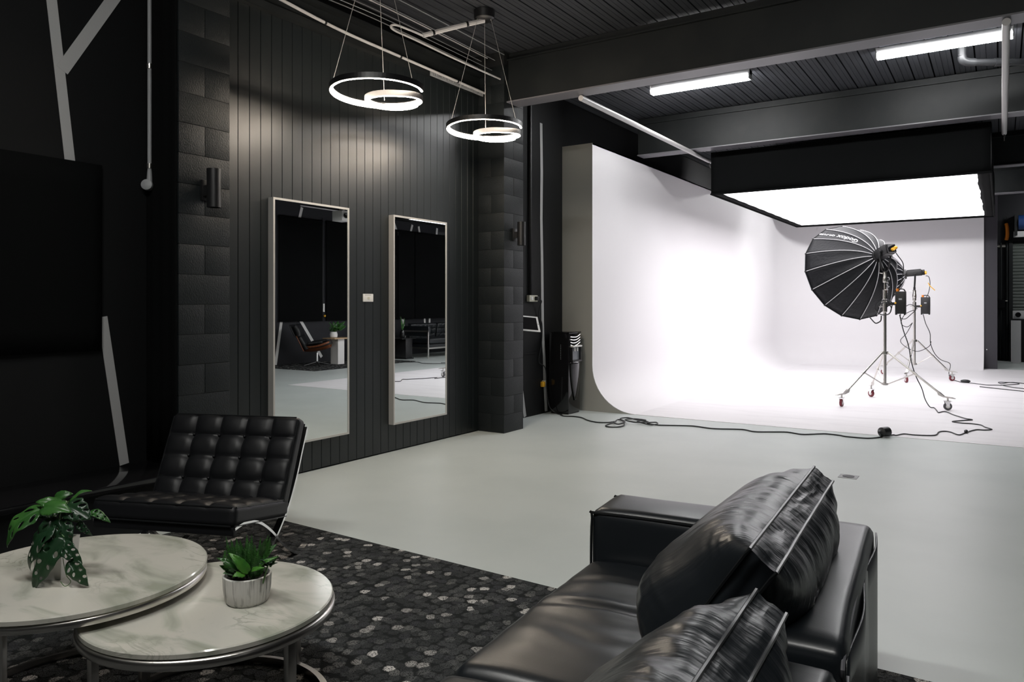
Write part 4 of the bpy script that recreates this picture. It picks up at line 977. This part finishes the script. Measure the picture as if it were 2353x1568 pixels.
def monstera(base, label):
    base = Vector(base); t = thing('potted_monstera', label, 'potted plant', tuple(base), world=True)
    pot = [(-.052, -.052), (.052, -.052), (.052, .052), (-.052, .052)]
    m = Matrix.Translation(base) @ Matrix.Rotation(.55, 4, 'Z')
    mb = MB(); q4 = lambda h_, z: [m @ Vector((x*h_, y*h_, z)) for x, y in ((-1, -1), (1, -1), (1, 1), (-1, 1))]
    rings = [q4(.043, 0), q4(.052, .125), q4(.046, .125), q4(.039, .01)]; vs = [p for r_ in rings for p in r_]
    mb.add(vs, [(3, 2, 1, 0), (12, 13, 14, 15)] + [(4*i+k, 4*i+(k+1) % 4, 4*i+4+(k+1) % 4, 4*i+4+k) for i in range(3) for k in range(4)]); put('pot', mb, 'glaze', t)
    put('soil', MB().box(-.0395, .0395, -.0395, .0395, .01, .105, m), 'soil', t)
    C_ = base+Vector((0, 0, .13)); S_ = .00152
    ry = Vector((.896, -.445, 0)); q = lambda x, y, f=0: C_ + RV*(x-150)*S_ + ry*f + UV*((1238-y)*S_*1.02 + f*.30)
    F = TV*.8+UV*.6
    rows = [
        (130, 1175, .02, 42, 1262, .09, .125, TV*.7+UV*.7-RV*.5, 'green', 1, .22),
        (178, 1178, .0, 104, 1161, .03, .065, TV*.6+UV*.8, 'green', 0, .15),
        (145, 1152, -.02, 188, 1140, -.03, .045, TV*.8+UV*.6, 'green', 0, .2),
        (178, 1158, .0, 231, 1133, -.02, .028, TV*.4+UV*.9, 'green', 0, .12),
        (172, 1168, .03, 228, 1200, .05, .088, TV*.75+UV*.65, 'green2', 1, .12),
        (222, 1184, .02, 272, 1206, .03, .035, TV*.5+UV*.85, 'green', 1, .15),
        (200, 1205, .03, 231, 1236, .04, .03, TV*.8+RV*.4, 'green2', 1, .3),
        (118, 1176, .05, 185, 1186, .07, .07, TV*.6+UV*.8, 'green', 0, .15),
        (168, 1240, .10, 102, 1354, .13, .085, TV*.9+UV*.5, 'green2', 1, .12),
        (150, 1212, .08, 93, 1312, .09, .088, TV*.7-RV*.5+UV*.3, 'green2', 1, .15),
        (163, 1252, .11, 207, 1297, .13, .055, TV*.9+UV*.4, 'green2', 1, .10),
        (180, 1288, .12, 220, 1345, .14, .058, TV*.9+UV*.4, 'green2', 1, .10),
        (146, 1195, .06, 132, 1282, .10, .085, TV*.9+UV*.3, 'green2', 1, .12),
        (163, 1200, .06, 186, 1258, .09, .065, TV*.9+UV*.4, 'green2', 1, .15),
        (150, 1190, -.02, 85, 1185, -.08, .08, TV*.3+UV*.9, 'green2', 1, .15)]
    for i, (x0, y0, f0, x1, y1, f1, w_, n, m_, h, ar) in enumerate(rows):
        b, e = q(x0, y0, f0), q(x1, y1, f1)
        leaf(t, b, e, w_, n, m_, bool(h), i+1, ar)
        s0 = C_+rtu(.012*math.sin(i*2.1), .012*math.cos(i*1.7), -.012)
        put('stem', MB().tube(smooth([s0, s0.lerp(b, .5)+UV*.035+TV*.01, b], 6), .0022, 6), 'stemgreen', t)
    put('stem', MB().tube(smooth([q(165, 1285, .11), q(172, 1320, .13), q(182, 1335, .135), q(170, 1345, .14), q(160, 1335, .14)], 6), .0012, 5), 'stemgreen', t)
monstera((-2.725, 1.33, .47), 'drooping holed monstera plant in a white square pot on the taller marble table')

def fernpot(base, label):
    base = Vector(base); t = thing('potted_fern', label, 'potted plant', tuple(base), world=True); R_ = .078; rnd = random.Random(5)
    n = 120; vs = []; fs = []
    prof = [(.062, 0), (.070, .012), (.076, .05), (R_, .092), (.072, .094), (.070, .07), (0, .07)]
    mb = MB()
    for r, z in prof:
        for k in range(n):
            f = 1+(.018*math.sin(k/n*2*PI*40)+.012*noise.noise(Vector((k*.7, 0, 0)))) if z < .093 and r > .06 else 1
            vs.append(base+Vector((r*f*math.cos(2*PI*k/n), r*f*math.sin(2*PI*k/n), z)))
    for i in range(len(prof)-1):
        for k in range(n): fs.append((i*n+k, i*n+(k+1) % n, (i+1)*n+(k+1) % n, (i+1)*n+k))
    fs.append(tuple(range(n-1, -1, -1))); mb.add(vs, fs); mb.sm = True; put('pot', mb, 'striped', t, angle=60)
    put('soil', MB().lathe([(.071, .07), (.071, .078), (.04, .084), (0, .086)], base, 40), 'soil', t)
    C_ = base+Vector((0, 0, .085)); S_ = .00146
    ry = Vector((.79, -.613, 0)); q = lambda x, y, f=0: C_ + RV*(x-560)*S_ + ry*f + UV*((1335-y)*S_ + f*.35)
    def frond(b, e, w_, k):
        b, e = Vector(b), Vector(e); L_ = (e-b).length; d = (e-b).normalized(); s_ = d.cross(TV*.8+UV*.6+RV*rnd.uniform(-.6, .6)).normalized(); nn = s_.cross(d); mb = MB(); N_ = 17
        ax = lambda a: b+d*(a*L_)+nn*(.10*L_*math.sin(a*PI)*(1 if k % 2 else -.4))
        mb.tube([ax(i/6) for i in range(7)], .0011, 4)
        for i in range(2, N_):
            a = i/N_; ww = w_*math.sin(PI*min(1, a*.85+.15))**.8*(1-.35*a)
            for sg in (-1, 1):
                p = ax(a); o = s_*sg*ww+d*ww*.55+nn*rnd.uniform(-.002, .003); hw = d*.0030
                mb.add([p-hw, p+o*.5-hw*1.1, p+o, p+o*.5+hw*1.1, p+hw], [(0,1,2,3,4)])
        mb.sm = False; put('frond', mb, 'fern', t)
    for k in range(38):
        a = k*2.4; rr = rnd.uniform(.005, .055); b = C_+rtu(rr*math.cos(a), rr*math.sin(a)*.8, -.008)
        e = b+rtu(math.cos(a)*rnd.uniform(.01, .035), math.sin(a)*.02, rnd.uniform(.08, .140)); frond(b, e, rnd.uniform(.012, .018), k)
    for k, (x0, y0, x1, y1) in enumerate(((540, 1330, 497, 1312), (548, 1328, 505, 1330), (600, 1300, 612, 1248), (610, 1315, 630, 1290), (545, 1310, 512, 1270), (590, 1290, 601, 1252))): frond(q(x0, y0, .03), q(x1, y1, .05), .014, k)
    for i, (x0, y0, f0, x1, y1, f1, w_, m_) in enumerate(((565, 1330, .05, 518, 1284, .07, .038, 'leafbright'), (545, 1325, .05, 490, 1294, .05, .022, 'green'), (556, 1330, .06, 527, 1338, .09, .03, 'leafbright'), (590, 1310, -.01, 628, 1261, -.01, .036, 'green'), (585, 1318, .05, 632, 1291, .05, .016, 'leafbright'), (545, 1310, -.02, 520, 1270, -.03, .03, 'green'), (570, 1325, .06, 598, 1317, .08, .018, 'leafbright'))):
        leaf(t, q(x0, y0, f0), q(x1, y1, f1), w_, TV*.7+UV*.7, m_, False, 40+i, .15, .3, .008)
    # rosette of small fleshy leaves on the right
    c = q(607, 1310, .05)
    for k in range(11):
        a = k*2.4; d = (RV*math.cos(a)+TV*math.sin(a)*.8+UV*(.25+.06*k)).normalized(); leaf(t, c, c+d*.032, .015, UV+TV*.3, 'green2', False, 60+k, .1, .3, .006)
    put('stem', MB().tube([C_+rtu(.066, .04, -.01), c], .003, 6), 'stemgreen', t)
fernpot((-2.133, 1.655, .40), 'mixed fern in a streaked white round pot on the lower marble table')

# ================================================================= FAR SIDE OF THE ROOM (seen in the mirrors)
wr_ = bpy.data.objects['wall_right']
for a, b in (((11.76, 1.25), (11.55, .02)), ((12.23, 1.1), (12.95, .12)), ((15.90, 1.1), (16.06, .30)), ((16.86, 1.1), (16.92, .3)), ((17.10, 1.1), (17.06, .3)), ((12.33, 3.70), (12.24, 3.38)), ((15.56, 3.62), (15.74, 3.30)), ((16.33, 3.64), (16.22, 3.33)), ((16.60, 3.62), (16.67, 3.33)), ((17.44, 3.64), (17.40, 3.34))):
    stripe(wr_, 4.30, a, b, .075, 'white', .004, -1)
for k, (y0, y1) in enumerate(((11.62, 12.93), (13.06, 15.66), (15.68, 16.36), (16.39, 18.6))):
    t = thing('blackout_blind', ('black blackout blind behind the lounge chair in the first mirror', 'black blackout blind beside the blind chain in the first mirror', 'narrow black blackout blind at the left in the second mirror', 'black blackout blind above the tufted sofa in the second mirror')[k], 'blind', (4.25, (y0+y1)/2, 1.0), world=True)
    put('cloth', MB().box(4.245, 4.25, y0, y1, 1.02, 3.42), 'velvet', t); put('roller', MB().cyl((4.262, y0, 3.42), (4.262, y1, 3.42), .03, 12), 'velvet', t); put('hem_bar', sbox(4.242, 4.254, y0, y1, 1.0, 1.02), 'velvet', t)
t = thing('blind_chain', 'pale blind chain tube between two black blinds in the first mirror', 'chain', (4.28, 12.99, 1.2), world=True)
put('tube', MB().cyl((4.28, 12.96, 1.3), (4.28, 12.96, 3.5), .014, 8), 'darkpipe', t); put('box', sbox(4.25, 4.30, 12.955, 13.0, 1.22, 1.42), 'white', t); put('weight', MB().ball((4.27, 13.02, 1.12), .03, 6), 'yellow', t)
o = put('ceiling_rail', MB().tube([(4.2, 12.2, 3.72), (4.2, 20, 3.72)], .015, 8), 'whitepipe', None, (4.2, 16, 3.72)); tag(o, 'long white rail high on the far wall, seen in both mirrors', 'rail')
t = thing('ceiling_projector', 'white boxy projector hung under the roof, reflected in the first mirror', 'projector', (2.4, 11.76, 3.2), world=True)
put('case', MB().box(2.25, 2.55, 11.62, 11.90, 3.2, 3.42), 'white', t, bevel=.01); put('lens', MB().lathe([(.06, 0), (.06, .04), (.0, .02)], (2.22, 11.70, 3.31), 16, frame_of((-1, -.1, 0))), 'gloss', t)
put('drop_rod', MB().cyl((2.4, 11.76, 3.42), (2.4, 11.76, 4.15), .02, 8), 'white', t); put('tilt_arm', MB().box(2.34, 2.46, 11.74, 11.78, 3.42, 3.5), 'white', t)
t = thing('lounge_mat', 'dark carpet square beneath the shell lounge chair in the first mirror', 'rug', (3.35, 12.6, 0), world=True); put('pile', sbox(2.47, 4.25, 11.05, 14.3, 0, .012), 'carpet', t)

def shell_chair(loc, rot, label):
    t = thing('shell_chair', label, 'chair', loc, rot)
    def shell(y0, z0, y1, z1, wd, nm, m_, off=0, th=.012, dish=.06, nu=10):
        d = Vector((0, y1-y0, z1-z0)); n = Vector((0, -d.z, d.y)).normalized() if d.y > 0 else Vector((0, d.z, -d.y)).normalized()
        if n.z < 0 and abs(n.z) > abs(n.y): n = -n
        L_ = Vector((0, y0, z0))
        return put(nm, MB().grid(lambda u, v: L_+d*u+Vector(((v-.5)*wd*(1-.25*abs(2*u-1)**3), 0, 0))+n*(off+dish*(abs(2*v-1)**2.2)+.04*(2*u-1)**2), nu, 12), m_, t, solid=th, angle=70)
    shell(-.28, .30, .30, .40, .66, 'seat_shell', 'wood', 0, .014, .14); shell(-.27, .36, .30, .45, .58, 'seat_cushion', 'leather2', .05, .085, .02)
    b = MB().grid(lambda u, v: Vector(((v-.5)*.70, -.26-.16*u-.05*(1-(2*v-1)**2), .36+.34*u)), 10, 10); put('back_shell', b, 'wood', t, solid=.014)
    b = MB().grid(lambda u, v: Vector(((v-.5)*.62, -.20-.17*u-.02*(1-(2*v-1)**2), .40+.28*u)), 10, 10); put('back_cushion', b, 'leather2', t, solid=.08)
    b = MB().grid(lambda u, v: Vector(((v-.5)*.68, -.45-.12*u-.05*(1-(2*v-1)**2), .68+.26*u)), 10, 10); put('head_shell', b, 'leather2', t, solid=.014)
    b = MB().grid(lambda u, v: Vector(((v-.5)*.60, -.38-.10*u-.02*(1-(2*v-1)**2)+.03*math.sin(u*PI), .68+.25*u)), 10, 10); put('head_cushion', b, 'leather2', t, solid=.09)
    for s_ in (-1, 1): put('armrest', rbox((.055, .17, .03), .028, 8, None, Matrix.Translation((s_*.36, -.02, .55)) @ Matrix.Rotation(.12, 4, 'X')), 'leather2', t)
    put('column', MB().cyl((0, -.02, .08), (0, -.02, .31), .025, 12), 'chrome', t)
    for k in range(5):
        a = 2*PI*k/5+.3; e = Vector((.33*math.cos(a), -.02+.33*math.sin(a), .03)); put('leg', MB().tube([(0, -.02, .10), e], .02, 8, rs=[.024, .014]), 'blackmetal', t); put('glide', MB().cyl((e.x, e.y, .012), (e.x, e.y, .035), .018, 8), 'blackmetal', t)
    return t
c0 = shell_chair((3.38, 11.98, 0), math.radians(50), 'walnut shell lounge chair with black cushions, reflected in the first mirror')
c1 = dup(c0, (3.55, 13.85, 0), math.radians(160), 'second shell lounge chair, its back cut off by the first mirror edge')

t = thing('pedestal_table', 'white block side table with a plywood top in the first mirror', 'table', (3.42, 12.62, .012), world=True)
put('column', sbox(3.30, 3.54, 12.52, 12.72, .012, .60), 'white', t); put('top', MB().box(3.20, 3.60, 12.32, 12.92, .60, .625), 'ply', t, bevel=.004)
t = thing('potted_herb', 'leafy green plant in a white round pot on the plywood side table', 'potted plant', (3.40, 12.48, .625), world=True)
put('pot', MB().lathe([(.06, 0), (.085, .02), (.09, .08), (.075, .14), (.068, .14), (.07, .12), (0, .12)], (3.40, 12.48, .625), 24), 'white', t)
rl = random.Random(3)
for k in range(30):
    a = k*2.4; b = Vector((3.40, 12.48, .75)); r_ = rl.uniform(.1, .26); e = b+Vector((r_*math.cos(a)*.7, r_*math.sin(a)+.10, rl.uniform(.02, .26))); m_ = b.lerp(e, .45)
    leaf(t, m_, e, rl.uniform(.06, .10), Vector((-.6, 0, .8)), 'leafbright' if k % 4 == 0 else 'green', False, k, .15, .25, .025)
    if k % 3 == 0: put('stem', MB().tube([b, m_], .004, 5), 'stemgreen', t)

def tufted_sofa():
    t = thing('tufted_sofa', 'black tufted leather sofa on steel legs, reflected in the second mirror', 'sofa', (3.55, 16.4, 0), world=True)
    X0, X1, Y0, Y1 = 2.85, 3.75, 15.25, 17.6
    for y in (Y0, Y1):
        for x in (X0, X1): put('leg', MB().box(x-.02, x+.02, y-.02, y+.02, 0, .72), 'satin', t, bevel=.003)
        put('arm_rail', MB().box(X0-.02, X1+.02, y-.02, y+.02, .68, .72), 'satin', t); put('arm_pad', rbox((.44, .055, .13), .03, 10, None, Matrix.Translation(((X0+X1)/2, y+(.08 if y == Y0 else -.08), .70))), 'leather', t)
    put('seat_frame', sbox(X0, X1, Y0, Y1, .24, .28), 'satin', t)
    put('seat_base', MB().box(X0+.02, X1-.02, Y0+.05, Y1-.05, .28, .36), 'leather', t, bevel=.01)
    for k in range(2):
        c = Y0+.62+1.13*k; put('seat_cushion', rbox((.42, .545, .075), .05, 12, None, Matrix.Translation((X0+.42, c, .44))), 'leather', t)
        m = Matrix.Translation((X1-.16, c, .68)) @ Matrix.Rotation(math.radians(-100), 4, 'Y') @ Matrix.Rotation(0, 4, 'Z')
        buttoned('back_cushion', .21, .54, .13, 3, 6, 'leather', t, m, .02)
tufted_sofa()
t = thing('side_cabinet', 'black box side table with a tray top beside the tufted sofa', 'side table', (3.3, 14.85, 0), world=True)
put('carcass', MB().box(3.15, 3.55, 14.72, 14.98, .03, .52), 'blackmetal', t, bevel=.004); put('tray_top', MB().box(3.08, 3.62, 14.5, 15.06, .52, .535), 'blackmetal', t, bevel=.003); put('plinth', sbox(3.12, 3.58, 14.70, 15.0, 0, .03), 'blackmetal', t)
t = thing('snake_plant', 'dark vase with upright green blades on the black side table', 'potted plant', (3.35, 14.82, .535), world=True)
put('vase', MB().lathe([(.05, 0), (.07, .04), (.06, .16), (.04, .21), (.035, .21), (.03, .19), (0, .19)], (3.35, 14.82, .535), 20), 'gloss', t)
for k in range(6): leaf(t, (3.35, 14.82, .72), (3.35+.05*math.cos(k*2.3), 14.82+.07*math.sin(k*2.3), 1.0+.05*(k % 3)), .045, (-.9, .2*(k-3), .1), 'green', False, k, .04, .1, .02)
o = put('extension_cord', MB().tube(smooth([(2.7, 13.2, .007), (2.59, 13.727, .007), (2.24, 14.07, .007), (1.82, 13.86, .007), (1.32, 14.06, .011), (.6, 14.4, .011), (-.3, 15.0, .011)], 6), .007, 6), 'cable', None, (1.8, 13.9, 0)); tag(o, 'black cord crossing the grey floor in front of the tufted sofa', 'cord')
